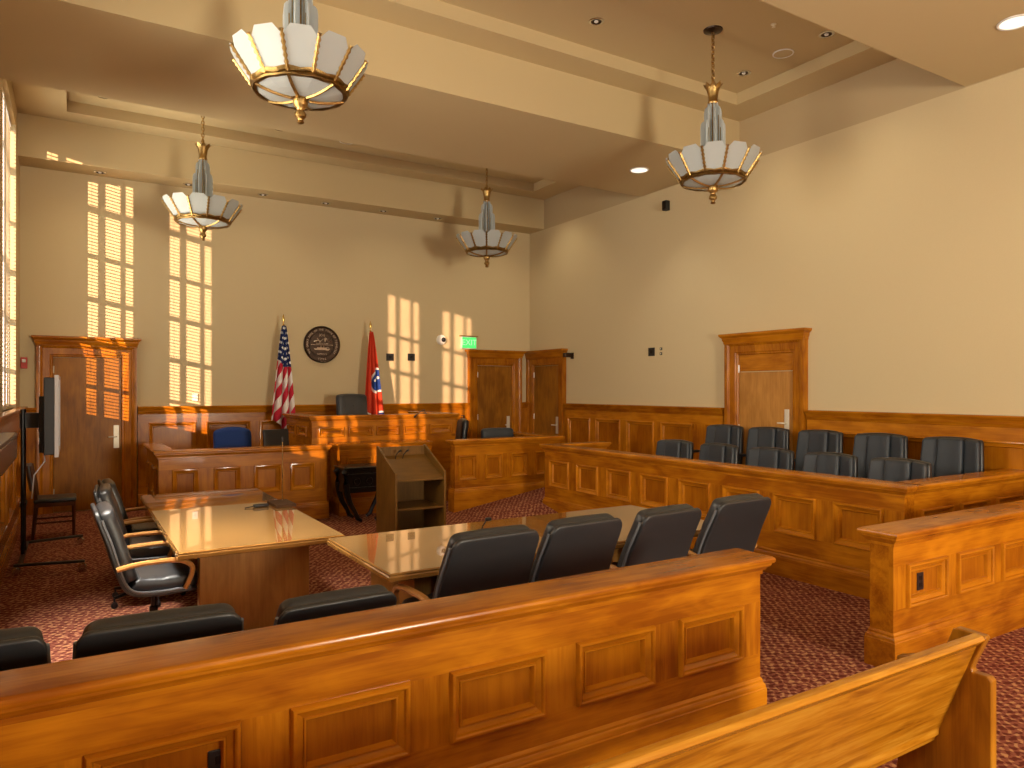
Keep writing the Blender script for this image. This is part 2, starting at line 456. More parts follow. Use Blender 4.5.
for nm, a, b, lb in (('beam', 7.28, 9.45, 'broad tan ceiling beam across the middle of the room'), ('beam', 2.06, 4.14, 'broad tan ceiling beam nearest the public benches'),
                     ('beam', YREAR - .1, -1.08, 'tan dropped ceiling over the rear of the room'), ('beam', 12.42, YB + .1, 'tan dropped soffit along the back wall')):
    structure(MB().box(XL - .35, XR + .15, a, b, ZS, 6.25), nm, M['ceil'], label=lb, cat='ceiling beam')

# ================================================================= panelled woodwork
CAP = ((.004, -.105), (.010, -.103), (.010, -.082), (.022, -.076), (.028, -.064), (.040, -.056), (.044, -.050), (.044, -.040), (.054, -.037), (.059, -.028), (.060, -.018), (.056, -.008), (.046, -.001), (.040, 0))
def plinth_prof(h): return ((.026, 0), (.026, h - .062), (.022, h - .056), (.022, h - .046), (.017, h - .034), (.010, h - .026), (.010, h - .014), (.004, h - .004), (0, h))

def panel_mb(x0, x1, z0, z1, y=0.0):
    i = .062
    return MB().box(x0 + i, x1 - i, y + .024, y + .031, z0 + i, z1 - i)

def moulding_mb(x0, x1, z0, z1, y=0.0):
    """mitred bolection moulding with a flat field, as rectangular loops seen from -y"""
    loops = [(-.004, y), (-.003, y - .014), (.003, y - .025), (.013, y - .027), (.020, y - .021), (.023, y - .008), (.032, y - .004), (.046, y + .005), (.049, y - .003), (.056, y - .003), (.061, y + .005), (.063, y + .018), (.066, y + .026)]
    rings = [[(x0 + i, yy, z0 + i), (x1 - i, yy, z0 + i), (x1 - i, yy, z1 - i), (x0 + i, yy, z1 - i)] for i, yy in loops]
    return MB().loft(rings, True, False, False)

def run(name, loc, rz, L, H, T, panels, zp, plinth=.24, parent=None, sides=(1, 1), label=None, cat=None, kind=None, cap=CAP, part=None, capo=1.0, back=False, group=None):
    """panelled wall: local x along, -y is the face, z up. As a thing (parts) or as a part of one (sub-parts)."""
    capz = H + cap[0][1]
    core = MB().box(0, L, .032, T, 0, capz - .001)
    if parent is None:
        root = thing(name, loc, rz, label, cat, group, kind)
        core.build('core', M['wood_x'], root)
    else:
        root = core.build(part, M['wood_x'], parent); root.location = loc; root.rotation_euler = (0, 0, rz)
    MB().box(0, L, 0, .032, zp[1], capz - .001).build('top_rail', M['wood_x'], root)
    MB().box(0, L, 0, .032, min(plinth, zp[0]) - .03, zp[0]).build('bottom_rail', M['wood_x'], root)
    edge = 0.0
    panels = sorted(panels)
    for a, b in panels + [(L, L)]:
        if a - edge > .004: MB().box(edge, a, -.0008, .032, zp[0], zp[1]).build('stile', M['wood_z'], root)
        edge = b
    for a, b in panels:
        panel_mb(a, b, zp[0], zp[1]).build('panel', M['wood_field'], root)
        moulding_mb(a, b, zp[0], zp[1]).build('moulding', M['wood_mould'], root, smooth=True, angle=28)
    s0, s1 = sides
    MB().stack(0, L, 0, T, [(o * capo, H + z) for o, z in cap], (s0, s1, 1, 1)).build('cap', M['wood_x'], root, smooth=True, angle=32)
    if plinth: MB().stack(0, L, 0, T, plinth_prof(plinth), (s0, s1, 1, 1 if not back else 0)).build('plinth', M['wood_x'], root, smooth=True, angle=30)
    return root

def spans(first, width, pitch, n): return [(first + i * pitch, first + i * pitch + width) for i in range(n)]

# the bar: low wall between public seats and court
BX0 = -.585
run('bar_railing', (BX0, 2.755, 0), 0, 3.35 - BX0, .93, .165, [(a - BX0, b - BX0) for a, b in ((.04, .525), (.71, 1.19), (1.38, 1.865), (2.05, 2.535), (2.715, 3.19))],
    (.375, .67), .24, sides=(0, 1), label='long honey wood railing across the lower left, in front of the public bench', cat='railing')
run('bar_railing', (4.67, 2.755, 0), 0, 8.37 - 4.67, .93, .165, spans(.15, .50, .645, 5), (.40, .69), .25, sides=(1, 0),
    label='shorter honey wood railing on the right, in front of the jury box side', cat='railing')

# jury box
jb = thing('jury_box', (6.1, 3.5, 0), 0, 'honey wood panelled jury box enclosing two rows of seats by the right wall', 'jury box')
run('', (0, 5.5, 0), -pi / 2, 5.5, 1.05, .15, [(9.0 - b, 9.0 - a) for a, b in [(3.69 + i * .67, 4.17 + i * .67) for i in range(8)]], (.43, .82), .25, jb, (1, 1), part='front_wall')
run('', (.15, 0, 0), 0, 2.1, 1.05, .15, spans(.10, .5, .66, 3), (.43, .82), .25, jb, (0, 0), part='side_wall')
run('', (1.06, 5.5, 0), pi, .91, 1.05, .15, spans(.12, .5, .66, 1), (.43, .82), .25, jb, (1, 0), part='end_wall')
MB().box(.2, 2.25, .16, 5.34, 0, .18).build('floor_platform', M['carpet'], jb)
MB().box(1.12, 2.25, .16, 5.30, .18, .36).build('upper_platform', M['carpet'], jb)

# clerk station (left) 
cs = thing('clerk_station', (.97, 10.35, 0), 0, 'honey wood panelled clerk enclosure left of the judge bench', 'clerk station')
run('', (0, 0, 0), 0, 2.21, 1.07, .15, [(a - .97, b - .97) for a, b in ((1.13, 1.45), (1.64, 1.98), (2.16, 2.52), (2.66, 3.0))], (.44, .82), .25, cs, (1, 1), part='front_wall')
run('', (0, 1.62, 0), -pi / 2, 1.47, 1.07, .15, [(.12, .62), (.80, 1.30)], (.44, .82), .25, cs, (1, 0), part='return_wall')
MB().box(.2, 2.1, .16, .85, .72, .76).build('worktop', M['wood_x'], cs, bevel=.006)
MB().box(.4, .45, .16, .8, 0, .72).box(1.9, 1.95, .16, .8, 0, .72).build('worktop_support', M['wood_z'], cs)

# judge bench
jd = thing('judge_bench', (3.12, 10.9, 0), 0, 'tall honey wood judge bench on a platform between the two flags', 'judge bench')
run('', (0, 0, 0), 0, 2.44, 1.47, .16, spans(.10, .40, .465, 5), (1.14, 1.29), .25, jd, (1, 1), part='front_wall')
run('', (0, 1.50, 0), -pi / 2, 1.35, 1.47, .16, [(.12, .60), (.72, 1.22)], (1.14, 1.29), .25, jd, (1, 0), part='left_wall')
run('', (2.44, .16, 0), pi / 2, 1.30, 1.47, .16, [(.10, .58), (.70, 1.18)], (1.14, 1.29), .25, jd, (0, 1), part='right_wall')
run('', (.28, -.5, 0), 0, 1.48, 1.06, .5, spans(.09, .40, .455, 3), (.42, .86), .25, jd, (1, 0), part='front_desk', capo=.6)
MB().box(.16, 2.28, .17, .75, 1.18, 1.22).build('writing_top', M['wood_x'], jd, bevel=.006)
MB().box(.16, 2.28, .17, 1.50, 0, .50).build('platform', M['carpet'], jd)

# witness stand (right) with its ramp
ws = thing('witness_stand', (4.99, 9.8, 0), 0, 'honey wood panelled witness stand right of the judge bench', 'witness stand')
run('', (0, 0, 0), 0, 1.96, 1.10, .15, spans(.06, .31, .468, 4), (.48, .86), .36, ws, (1, 1), part='front_wall')
run('', (1.96, .15, 0), pi / 2, 1.35, 1.10, .15, [(.12, .6), (.75, 1.2)], (.48, .86), .36, ws, (0, 1), part='right_wall')
MB().box(.60, 1.80, .16, 1.5, 0, .30).build('platform', M['carpet'], ws)
structure(MB().prism([(4.95, 0), (6.60, .272), (8.35, .272), (8.35, 0)], 'y', 9.06, 9.765)
          .add([(4.95, 9.06, 0), (6.05, 9.06, .181), (6.05, 8.2, 0), (4.95, 8.2, .001), (6.05, 9.06, 0)], [(0, 1, 2, 3), (1, 4, 2), (0, 4, 1), (0, 3, 2, 4)]), 'floor_ramp', M['carpet'], label='carpeted ramp rising to the right in front of the witness stand', cat='ramp')

# wainscot
WCAP = ((0, -.125), (.006, -.12), (.010, -.10), (.022, -.085), (.024, -.06), (.034, -.045), (.048, -.03), (.052, -.012), (.046, 0))
def wains(name, loc, rz, L, panels, label):
    return run(name, loc, rz, L, 1.60, .06, panels, (.42, 1.33), .20, None, (0, 0), label, 'wainscot', 'structure', WCAP, back=True)
wains('trim_1', (.91, YB - .06, 0), 0, 5.98, spans(.16, .70, .86, 6) + [(5.34, 5.84)], 'honey wood wainscot panelling on the back wall between the two doors')
wains('trim_2', (XR - .06, 11.60, 0), -pi / 2, 4.06, spans(.12, .70, .87, 4), 'honey wood wainscot on the right wall beside the corner door')
wains('trim_3', (XR - .06, 6.10, 0), -pi / 2, 3.2, spans(.12, .75, .89, 3) , 'honey wood wainscot on the right wall behind the jury seats')
wains('trim_4', (XR - .06, 2.70, 0), -pi / 2, 7.0, spans(.2, .8, .97, 6), 'honey wood wainscot on the right wall beside the public seats')
# deep left wainscot with its window stool
lw = run('trim_5', (-.60, YREAR + .05, 0), pi / 2, YB - .06 - YREAR, 1.62, .05, spans(.3, .9, 1.15, 15), (.42, 1.33), .20, None, (0, 0), 'deep honey wood panelling with a broad ledge under the left windows', 'wainscot', 'structure', WCAP, back=True)

structure(MB().box(XL, -.44, YB - .05, YB, 0, 1.47).stack(XL, -.44, YB - .05, YB, [(0, 1.47), (.02, 1.5), (.03, 1.55), (.048, 1.57), (.05, 1.59), (.04, 1.60)], (0, 0, 1, 0)), 'trim_6', M['wood_z'], label='narrow strip of wainscot between the left wall and the left door', cat='wainscot')
structure(MB().box(8.14, XR - .002, YB - .05, YB, 0, 1.47).stack(8.14, XR - .002, YB - .05, YB, [(0, 1.47), (.02, 1.5), (.03, 1.55), (.048, 1.57), (.05, 1.59), (.04, 1.60)], (0, 0, 1, 0)), 'trim_7', M['wood_z'], label='narrow strip of wainscot in the back corner between two doors', cat='wainscot')

# ================================================================= doors
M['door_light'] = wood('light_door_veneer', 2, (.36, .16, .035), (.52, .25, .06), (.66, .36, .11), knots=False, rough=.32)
def door(n, loc, rz, lw_, lh, label, transom=None, handle_x=None, plate_z=(.95, 1.31), hinge_side=0, right_ext=.215):
    d = thing('door_%d' % n, loc, rz, label, 'door', None, 'structure')
    prof = [(0, .0), (0, -.035), (.012, -.05), (.03, -.05), (.045, -.062), (.135, -.070), (.150, -.088), (.175, -.098), (.213, -.098), (.217, 0)]
    ring = []
    for o, y in prof:
        o1 = o * right_ext / .215
        ring.append([(-o, y, 0), (-o, y, lh + o), (lw_ + o1, y, lh + o), (lw_ + o1, y, 0)])
    MB().loft(ring, False, False, False).build('casing', M['wood_z'], d, smooth=True, angle=30)
    MB().stack(-.215, lw_ + right_ext, -.099, 0, [(0, lh + .165), (.008, lh + .17), (.010, lh + .20), (.022, lh + .22), (.026, lh + .255), (.045, lh + .27), (.060, lh + .288), (.062, lh + .315), (.050, lh + .318)], (1, 1 if right_ext > .2 else 0, 1, 0)).build('cornice', M['wood_x'], d, smooth=True, angle=30)
    top = lh if not transom else transom
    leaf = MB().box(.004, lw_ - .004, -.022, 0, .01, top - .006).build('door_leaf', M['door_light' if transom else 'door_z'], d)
    if transom: MB().box(.004, lw_ - .004, -.026, 0, transom + .006, lh).build('transom_panel', M['wood_x'], d)
    hx = handle_x
    if hx is not None:
        p = MB().box(hx - .038, hx + .038, -.030, -.022, plate_z[0], plate_z[1]).build('push_plate', M['steel'], leaf, bevel=.003)
        tag(p, 'pale metal push plate')
        zc = (plate_z[0] + plate_z[1]) / 2
        MB().tube([(hx, -.03, zc), (hx, -.07, zc), (hx - .02, -.085, zc), (hx - .11, -.085, zc)], .010).build('lever_handle', M['steel'], leaf, smooth=True)
    xh = .004 if hinge_side == 0 else lw_ - .004
    for z in (.25, 1.25, 2.12): MB().lathe([(.010, 0), (.010, .11)], 8, (xh, -.03, z)).build('hinge', M['steel'], leaf, smooth=True)
    return d
door(1, (-.23, YB, 0), 0, .91, 2.365, 'dark wooden door in a corniced surround left of the clerk enclosure', None, .84)
door(2, (7.105, YB, 0), 0, .83, 2.365, 'wooden door under the green exit sign on the back wall', None, .74)
door(3, (XR, 12.755, 0), -pi / 2, .91, 2.365, 'wooden door on the right wall next to the back corner', None, .84, (.98, 1.32), 0)
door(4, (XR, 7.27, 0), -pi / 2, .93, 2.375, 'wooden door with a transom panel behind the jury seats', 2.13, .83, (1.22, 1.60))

# ================================================================= left windows and blinds
sun_x = XL - .13
for i, c in enumerate(WINC):
    w = thing('window_%d' % (i + 1), (XL, c, 0), 0, ['tall double window in the left wall nearest the back corner', 'tall double window in the left wall beside the counsel tables', 'tall double window in the left wall beside the public seats'][i], 'window', None, 'structure')
    x0, x1 = -.17, -.12; WZ1 = WHEAD[i]
    f = MB()
    f.box(-.30, -.05, -MULL, MULL, WZ0, WZ1)
    for s in (-1, 1):
        f.box(x0 - .03, x1 + .02, s * WHALF - .04, s * WHALF + .04, WZ0, WZ1)
    f.box(x0 - .03, x1 + .02, -WHALF, WHALF, WZ0, WZ0 + .06).box(x0 - .03, x1 + .02, -WHALF, WHALF, WZ1 - .06, WZ1)
    mt = MB()
    for s in (-1, 1):
        a, b = sorted((s * MULL, s * (WHALF - .04)))
        for k, t in ((1, .014), (2, .030)): y = a + (b - a) * k / 3; mt.box(x0, x1, y - t, y + t, WZ0 + .06, WZ1 - .06)
        for z, t in ((2.14, .03), (2.82, .04), (3.50, .04), (4.18, .03), (4.90, .05)):
            if z < WZ1 - .2: mt.box(x0, x1, a, b, z - t, z + t)
    f.build('frame', M['white'], w); mt.build('glazing_bar', M['white'], w)
    g = MB()
    for s in (-1, 1):
        a, b = sorted((s * MULL, s * (WHALF - .04))); g.box(-.147, -.143, a, b, WZ0 + .05, WZ1 - .05)
    g.build('glass', M['glass'], w)
    for s in (-1, 1):
        a, b = sorted((s * (MULL + .01), s * (WHALF - .055)))
        bl = thing('venetian_blind', (XL - .075, c, 0), 0, 'pale venetian blind in the %s half of the left-wall window %s' % (('near', 'far')[s > 0], ('by the back corner', 'beside the counsel tables', 'beside the public seats')[i]), 'blind', 'pale blinds in the left windows')
        MB().box(-.025, .025, a, b, WZ1 - .05, WZ1 - .005).build('head_rail', M['white'], bl)
        sl = MB(); z = WZ0 + .06
        while z < WZ1 - .07:
            t = .0035 if i < 2 else .0170
            sl.add([(-.018, a, z - t), (.018, a, z + t), (.018, b, z + t), (-.018, b, z - t), (-.018, a, z - t + .0022), (.018, a, z + t + .0022), (.018, b, z + t + .0022), (-.018, b, z - t + .0022)],
                   [(0, 3, 2, 1), (4, 5, 6, 7), (0, 1, 5, 4), (1, 2, 6, 5), (2, 3, 7, 6), (3, 0, 4, 7)])
            z += (.052, .036, .033)[i]
        sl.build('slat', M['slat'], bl)
        co = MB()
        for q in (a + .08, b - .08): co.tube([(0, q, WZ0 + .03), (0, q, WZ1 - .05)], .0018, 5)
        co.build('ladder_cord', M['white'], bl)
        MB().box(-.018, .018, a, b, WZ0 + .025, WZ0 + .045).build('bottom_rail', M['white'], bl)

# ================================================================= chandeliers
def make_chandelier():
    r = thing('chandelier')
    NP = 12; R0, R1, z0, z1 = .352, .545, 4.258, 4.535
    MB().lathe([(.0, 5.95), (.03, 5.945), (.05, 5.955), (.105, 5.968), (.11, 5.98), (0, 5.98)], 24).build('canopy', M['bronze'], r, smooth=True)
    ch = MB(); z = 5.40; k = 0
    while z < 5.94:
        st = len(ch.v); ch.torus(.018, .0058, n=12, m=6)
        ch.xf(Matrix.Translation((0, 0, z)) @ Matrix.Rotation(pi / 2 * (k % 2), 4, 'Z') @ Matrix.Rotation(pi / 2, 4, 'X') @ Matrix.Diagonal((1, 1.7, 1, 1)), st)
        z += .044; k += 1
    ch.build('chain', M['brass'], r, smooth=True)
    cr = MB(); n = 32; rings = []
    for t, (rad, zz) in enumerate([(.052, 5.13), (.060, 5.15), (.050, 5.18), (.056, 5.23), (.066, 5.28), (.080, 5.325), (.100, 5.345)]):
        rings.append([((rad + (.012 * cos(8 * a) if t > 4 else 0)) * cos(a), (rad + (.012 * cos(8 * a) if t > 4 else 0)) * sin(a), zz + (.022 * cos(8 * a) if t > 4 else 0)) for a in [2 * pi * j / n for j in range(n)]])
    rings.append([(.02 * cos(2 * pi * j / n), .02 * sin(2 * pi * j / n), 5.33) for j in range(n)])
    rings.append([(.012 * cos(2 * pi * j / n), .012 * sin(2 * pi * j / n), 5.41) for j in range(n)])
    cr.loft(rings).build('crown', M['brass'], r, smooth=True)
    # stepped glass tower: flat arched plates standing round a brass stem
    for j in range(8):
        a = 2 * pi * j / 8 + .2
        pl = [(.028, 4.46), (.142, 4.46), (.142, 4.86), (.136, 4.905), (.118, 4.93), (.100, 4.935), (.100, 5.03), (.092, 5.075), (.075, 5.095), (.062, 5.10), (.058, 5.14), (.028, 5.14)]
        mb = MB().prism([(u, v) for u, v in pl], 'y', -.006, .006); mb.xf(Matrix.Rotation(a, 4, 'Z'))
        o = mb.build('tower_plate', M['frosted'], r, bevel=.002)
        rb = MB().box(.096, .104, -.009, .009, 4.50, 4.84).box(.070, .078, -.009, .009, 4.50, 4.99); rb.xf(Matrix.Rotation(a, 4, 'Z'))
        rb.build('plate_strip', M['brass'] if j % 2 == 0 else M['frosted'], o)
    MB().lathe([(.03, 4.3), (.034, 4.5), (.024, 4.8), (.022, 5.13)], 12).build('stem', M['brass'], r, smooth=True)
    for j in range(NP):
        a0, a1 = 2 * pi * j / NP, 2 * pi * (j + 1) / NP
        def P(t, f, rad_off=0):   # t along arc 0..1, f height 0..1
            rad = R0 + (R1 - R0) * f + rad_off; z = z0 + (z1 - z0) * f
            p0 = Vector((rad * cos(a0), rad * sin(a0), z)); p1 = Vector((rad * cos(a1), rad * sin(a1), z))
            return tuple(p0.lerp(p1, t))
        outl = [(.04, 0), (.96, 0), (.95, .80), (.76, 1.0), (.24, 1.0), (.05, .80)]
        mb = MB().loft([[P(t, f) for t, f in outl], [P(t, f, -.012) for t, f in outl]])
        mb.build('bowl_panel', M['frosted'], r)
        rb = MB(); pts = [Vector((( R0 + (R1 - R0) * f + .004) * cos(a0), (R0 + (R1 - R0) * f + .004) * sin(a0), z0 + (z1 - z0) * f)) for f in [k / 15 for k in range(14)]]
        rb.tube(pts, [.010 + .009 * (k % 2) for k in range(14)], 6)
        rb.build('rib', M['brass'], r, smooth=True)
        # bottom dish segment
        zc = 4.200
        def Q(t, f):
            rad = R0 - .005 + (.075 - R0) * f; z = z0 - .012 + (zc - z0) * (1 - (1 - f) ** 2) * .9
            p0 = Vector((rad * cos(a0), rad * sin(a0), z)); p1 = Vector((rad * cos(a1), rad * sin(a1), z)); return tuple(p0.lerp(p1, t))
        fs = [0, .25, .5, .75, 1]
        lo = [[Q(0.0, f), Q(1.0, f)] for f in fs]; up = [[(x, y, z + .006) for x, y, z in rr] for rr in lo]
        MB().loft([[l[0], l[1], u[1], u[0]] for l, u in zip(lo, up)]).build('dish_panel', M['frosted'], r)
        if j % 2 == 0:
            MB().tube([(Vector(Q(0, f)) - Vector((0, 0, .004))) for f in fs], .014, 6).build('dish_rib', M['brass'], r, smooth=True)
    rim = MB()
    rim.loft([[(rad * cos(2 * pi * j / 48), rad * sin(2 * pi * j / 48), zz + (.010 if zz > z0 else .003) * cos(24 * 2 * pi * j / 96)) for j in range(96)] for rad, zz in
              [(R0 - .022, z0 - .022), (R0 + .010, z0 - .022), (R0 + .018, z0 - .010), (R0 + .014, z0 + .004), (R0 + .026, z0 + .014), (R0 + .030, z0 + .034), (R0 - .010, z0 + .024), (R0 - .022, z0 - .022)]], True, False, False)
    rim.build('rim', M['brass'], r, smooth=True)
    MB().lathe([(0, 4.235), (.105, 4.235), (.118, 4.220), (.108, 4.206), (.066, 4.196), (.056, 4.19), (.060, 4.165), (.052, 4.135), (.034, 4.12), (.030, 4.10), (.046, 4.075), (.044, 4.05), (.026, 4.035), (.022, 4.02), (.030, 4.005), (.02, 3.995), (0, 3.993)], 20).build('finial', M['brass'], r, smooth=True)
    return r
ch = make_chandelier()
for i, (x, y, lb) in enumerate(((1.56, 5.77, 'brass and frosted glass chandelier largest at the top left, cut by the frame'),
                                (6.25, 5.80, 'brass and frosted glass chandelier hanging below the near tray beside the jury wall'),
                                (1.60, 11.02, 'brass and frosted glass chandelier hanging before the left back wall near the door'),
                                (6.16, 10.88, 'smallest looking brass and frosted glass chandelier near the back right corner'))):
    o = ch if i == 0 else copy_tree(ch)
    o.location = (x, y, 0); tag(o, lb, 'chandelier', 'art deco chandeliers')

# ================================================================= ceiling fittings
def make_downlight():
    r = thing('downlight')
    MB().lathe([(.060, .0), (.085, -.001), (.088, -.006), (.080, -.010), (.060, -.006)], 24, cap=False).build('trim_ring', M['chrome'], r, smooth=True)
    MB().lathe([(.060, -.006), (.052, .0), (.0, .0)], 24, cap=False).build('reflector', M['bronze'], r, smooth=True)
    MB().lathe([(0, -.018), (.016, -.016), (.024, -.008), (.024, 0), (0, 0)], 14).build('lamp', M['white'], r, smooth=True)
    return r
dl = make_downlight(); first = True
spots = [(.38, 11.56, ZT, 'recessed downlight in the back tray above the dark left door'), (2.80, 11.56, ZT, 'recessed downlight in the back tray between the left chandelier and the judge bench'),
         (5.02, 11.54, ZT, 'recessed downlight in the back tray above the red flag side'), (7.45, 11.52, ZT, 'recessed downlight in the back tray nearest the right corner'),
         (4.99, 6.34, ZT, 'recessed downlight in the near tray at the top centre of the ceiling'), (7.44, 6.38, ZT, 'recessed downlight in the near tray just right of the chandelier chain'),
         (7.44, 5.18, ZT, 'recessed downlight in the near tray at its right corner half behind the beam')]
for i, (x, lb) in enumerate(((.38, 'above the left door'), (1.63, 'just left of the left chandelier stem'), (2.8, 'just right of the left chandelier'), (3.89, 'above the round wall seal'), (4.98, 'above the red flag'), (6.1, 'behind the far right chandelier'), (7.3, 'above the exit side door'))):
    spots.append((x, 12.72, ZS, 'small recessed downlight under the back soffit ' + lb))
for x, y, z, lb in spots:
    o = dl if first else copy_tree(dl); first = False
    o.location = (x, y, z - .001); tag(o, lb, 'downlight', 'recessed ceiling downlights')
def disc(x, y, z, rad, name, lb, mat, cat):
    r = thing(name, (x, y, z - .001), 0, lb, cat)
    MB().lathe([(rad * .86, -.004), (rad, -.002), (rad * 1.0, -.010), (rad * .9, -.013), (rad * .86, -.010)], 32, cap=False).build('trim_ring', M['white'], r, smooth=True)
    MB().lathe([(0, -.011), (rad * .6, -.010), (rad * .88, -.006), (rad * .88, 0), (0, 0)], 32).build('grille', mat, r, smooth=True)
disc(7.36, 8.30, ZS, .145, 'ceiling_light', 'round white ceiling light under the middle beam by the right wall', M['lamp_on'], 'ceiling light')
disc(7.30, 3.17, ZS, .145, 'ceiling_light', 'round white ceiling light under the nearest beam, upper right corner', M['lamp_on'], 'ceiling light')
disc(7.41, 5.75, ZT, .125, 'ceiling_speaker', 'round beige ceiling speaker grille in the near tray', M['ceil'], 'speaker')
disc(3.89, 11.56, ZT, .125, 'ceiling_speaker', 'round beige ceiling speaker grille in the back tray', M['ceil'], 'speaker')
tag(MB().lathe([(.03, 0), (.032, -.006), (.012, -.012), (.01, -.03), (.022, -.034), (0, -.036)], 12, (6.73, 5.35, ZT)).build('sprinkler_head', M['steel'], smooth=True), 'small sprinkler head in the near tray ceiling', 'sprinkler')

# ================================================================= chairs
def curve_pt(pts, s):
    """point and unit tangent at arclength s along a polyline smoothed by Catmull-Rom"""
    return None
class Path:
    def __init__(self, ctrl, n=60):
        P = [Vector(p) for p in ctrl]; out = []
        Q = [P[0] * 2 - P[1]] + P + [P[-1] * 2 - P[-2]]
        k = max(4, n // (len(P) - 1))
        for i in range(1, len(Q) - 2):
            for j in range(k):
                t = j / k; a, b, c, d = Q[i - 1], Q[i], Q[i + 1], Q[i + 2]
                out.append(.5 * ((2 * b) + (c - a) * t + (2 * a - 5 * b + 4 * c - d) * t * t + (3 * b - a - 3 * c + d) * t ** 3))
        out.append(P[-1]); self.p = out; self.L = [0]
        for i in range(1, len(out)): self.L.append(self.L[-1] + (out[i] - out[i - 1]).length)
        self.len = self.L[-1]
    def at(self, s):
        s = max(0, min(self.len, s)); i = 1
        while i < len(self.L) - 1 and self.L[i] < s: i += 1
        t = (s - self.L[i - 1]) / max(1e-9, self.L[i] - self.L[i - 1])
        return self.p[i - 1].lerp(self.p[i], t), (self.p[i] - self.p[i - 1]).normalized()

def star_base(r, mat, rad=.30, z=.09, n=5, casters=True, rot=.3):
    for k in range(n):
        a = 2 * pi * k / n + rot
        d = Vector((cos(a), sin(a), 0))
        l = MB().tube([d * .02 + Vector((0, 0, z + .03)), d * .12 + Vector((0, 0, z + .025)), d * rad + Vector((0, 0, z))], [.028, .024, .016], 8, .8).build('leg', mat, r, smooth=True)
        if casters:
            c = MB(); st = 0
            c.lathe([(.0, -.012), (.022, -.012), (.028, -.006), (.028, .006), (.022, .012), (0, .012)], 14)
            c.xf(Matrix.Translation(d * rad + Vector((0, 0, .029))) @ Matrix.Rotation(a, 4, 'Z') @ Matrix.Rotation(pi / 2, 4, 'X'))
            c.tube([d * rad + Vector((0, 0, z)), d * rad + Vector((0, 0, .045))], .008, 6)
            c.build('caster', M['black'], l, smooth=True)

def make_exec_chair(name='office_chair', back_h=1.03, rec=0.0):
    """leather swivel armchair, faces +y"""
    r = thing(name)
    W = .60
    J = Path([(0, -.39 - rec, back_h), (0, -.365 - rec * .78, .93), (0, -.32 - rec * .48, .80), (0, -.28 - rec * .2, .66), (0, -.245, .54), (0, -.20, .455), (0, -.12, .415), (0, .05, .405), (0, .20, .410), (0, .27, .405)])
    def mapper(s0, thick0, sgn=1, taper=True):
        def fn(x, s, n):
            p, t = J.at(s0 + s); nrm = Vector((0, t.z * -1, t.y))  # towards the sitter
            nrm = Vector((0, -t.z, t.y))
            q = p + nrm * (thick0 + n)
            f = 1.0
            if taper: f = 1 - .06 * max(0, (q.z - .7) / .33)
            rc = .075; e = min(s0 + s, J.len - (s0 + s))
            if e < rc: f *= (W / 2 - rc + sqrt(max(0, rc * rc - (rc - max(0, e)) ** 2))) / (W / 2)
            return (x * f, q.y, q.z)
        return fn
    Ltot = J.len
    # outer shell (rear panel and seat pan)
    MB().rbox(W, Ltot - .01, .030, .014, (0, 0, 0), mapper(Ltot / 2, 0.0), (8, 44, 2), 3).build('shell', M['leather'], r, smooth=True, angle=60)
    # piped edge between shell and cushions
    for sx in (-1, 1):
        eg = MB(); pts = []
        for k in range(31):
            p, t = J.at(.07 + (Ltot - .13) * k / 30); f = 1 - .06 * max(0, (p.z - .7) / .33)
            pts.append((sx * (W / 2 - .004) * f, p.y - t.z * .019, p.z + t.y * .019))
        eg.tube(pts, .011, 6)
        eg.build('piping', M['leather_grey'], r, smooth=True)
    Lb = .56
    def padfn(s0, th):
        base = mapper(s0, th)
        def fn(x, s, n):
            if n > 0: n = n + .016 * cos(x / W * 2.6) - .006 * (abs(sin(s * 9)) < .12)
            return base(x, s, n)
        return fn
    MB().rbox(W - .035, Lb, .085, .036, (0, 0, 0), padfn(Lb / 2 + .012, .056), (8, 14, 2), 3).build('back_cushion', M['leather'], r, smooth=True, angle=60)
    Ls = Ltot - .58 - .02
    MB().rbox(W - .035, Ls, .095, .042, (0, 0, 0), padfn(.60 + Ls / 2, .060), (8, 12, 2), 3).build('seat_cushion', M['leather'], r, smooth=True, angle=60)
    for sx in (-1, 1):
        x = sx * (W / 2 + .022)
        P = Path([(x, -.27, .62), (x, -.15, .642), (x + sx * .01, .02, .650), (x + sx * .01, .13, .642), (x, .205, .60), (x, .215, .54), (x, .17, .43)], 40)
        a = MB().tube(P.p, .019, 8, 1.25, up=(1, 0, 0)).build('arm', M['arm_wood'], r, smooth=True)
    MB().lathe([(.03, .12), (.03, .25), (.02, .255), (.02, .36), (.09, .375), (.09, .392), (0, .392)], 16).build('gas_column', M['black_metal'], r, smooth=True)
    star_base(r, M['black_metal'])
    return r

EXEC = {}
def put_exec(x, y, rz, label, group, sz=1.0, sx=1.0, rec=0.0):
    if rec not in EXEC: o = EXEC[rec] = make_exec_chair(rec=rec)
    else: o = copy_tree(EXEC[rec])
    o.location = (x, y, 0); o.rotation_euler = (0, 0, rz); o.scale = (sx, 1, sz); tag(o, label, 'chair', group)
G1 = 'black office chairs at the counsel tables'
put_exec(2.12, 4.10, radians(3), 'black leather chair leftmost of the four along the right table', G1, 1.0, 1.08, .07)
put_exec(2.79, 4.10, radians(3), 'black leather chair second from left along the right table', G1, 1.01, 1.04, .07)
put_exec(3.52, 4.10, radians(4), 'black leather chair third from left along the right table, before the beige reflection', G1, 1.01, 1.04, .07)
put_exec(4.27, 4.10, radians(2), 'black leather chair at the right end of the right table, nearest the railing opening', G1, 1.03, 1.04, .07)
put_exec(.53, 6.02, -pi / 2 + .03, 'black leather chair with wooden arms in full side view at the left table', G1)
put_exec(.57, 7.18, -pi / 2 - .05, 'black leather chair at the left table just behind the one in full view', G1)
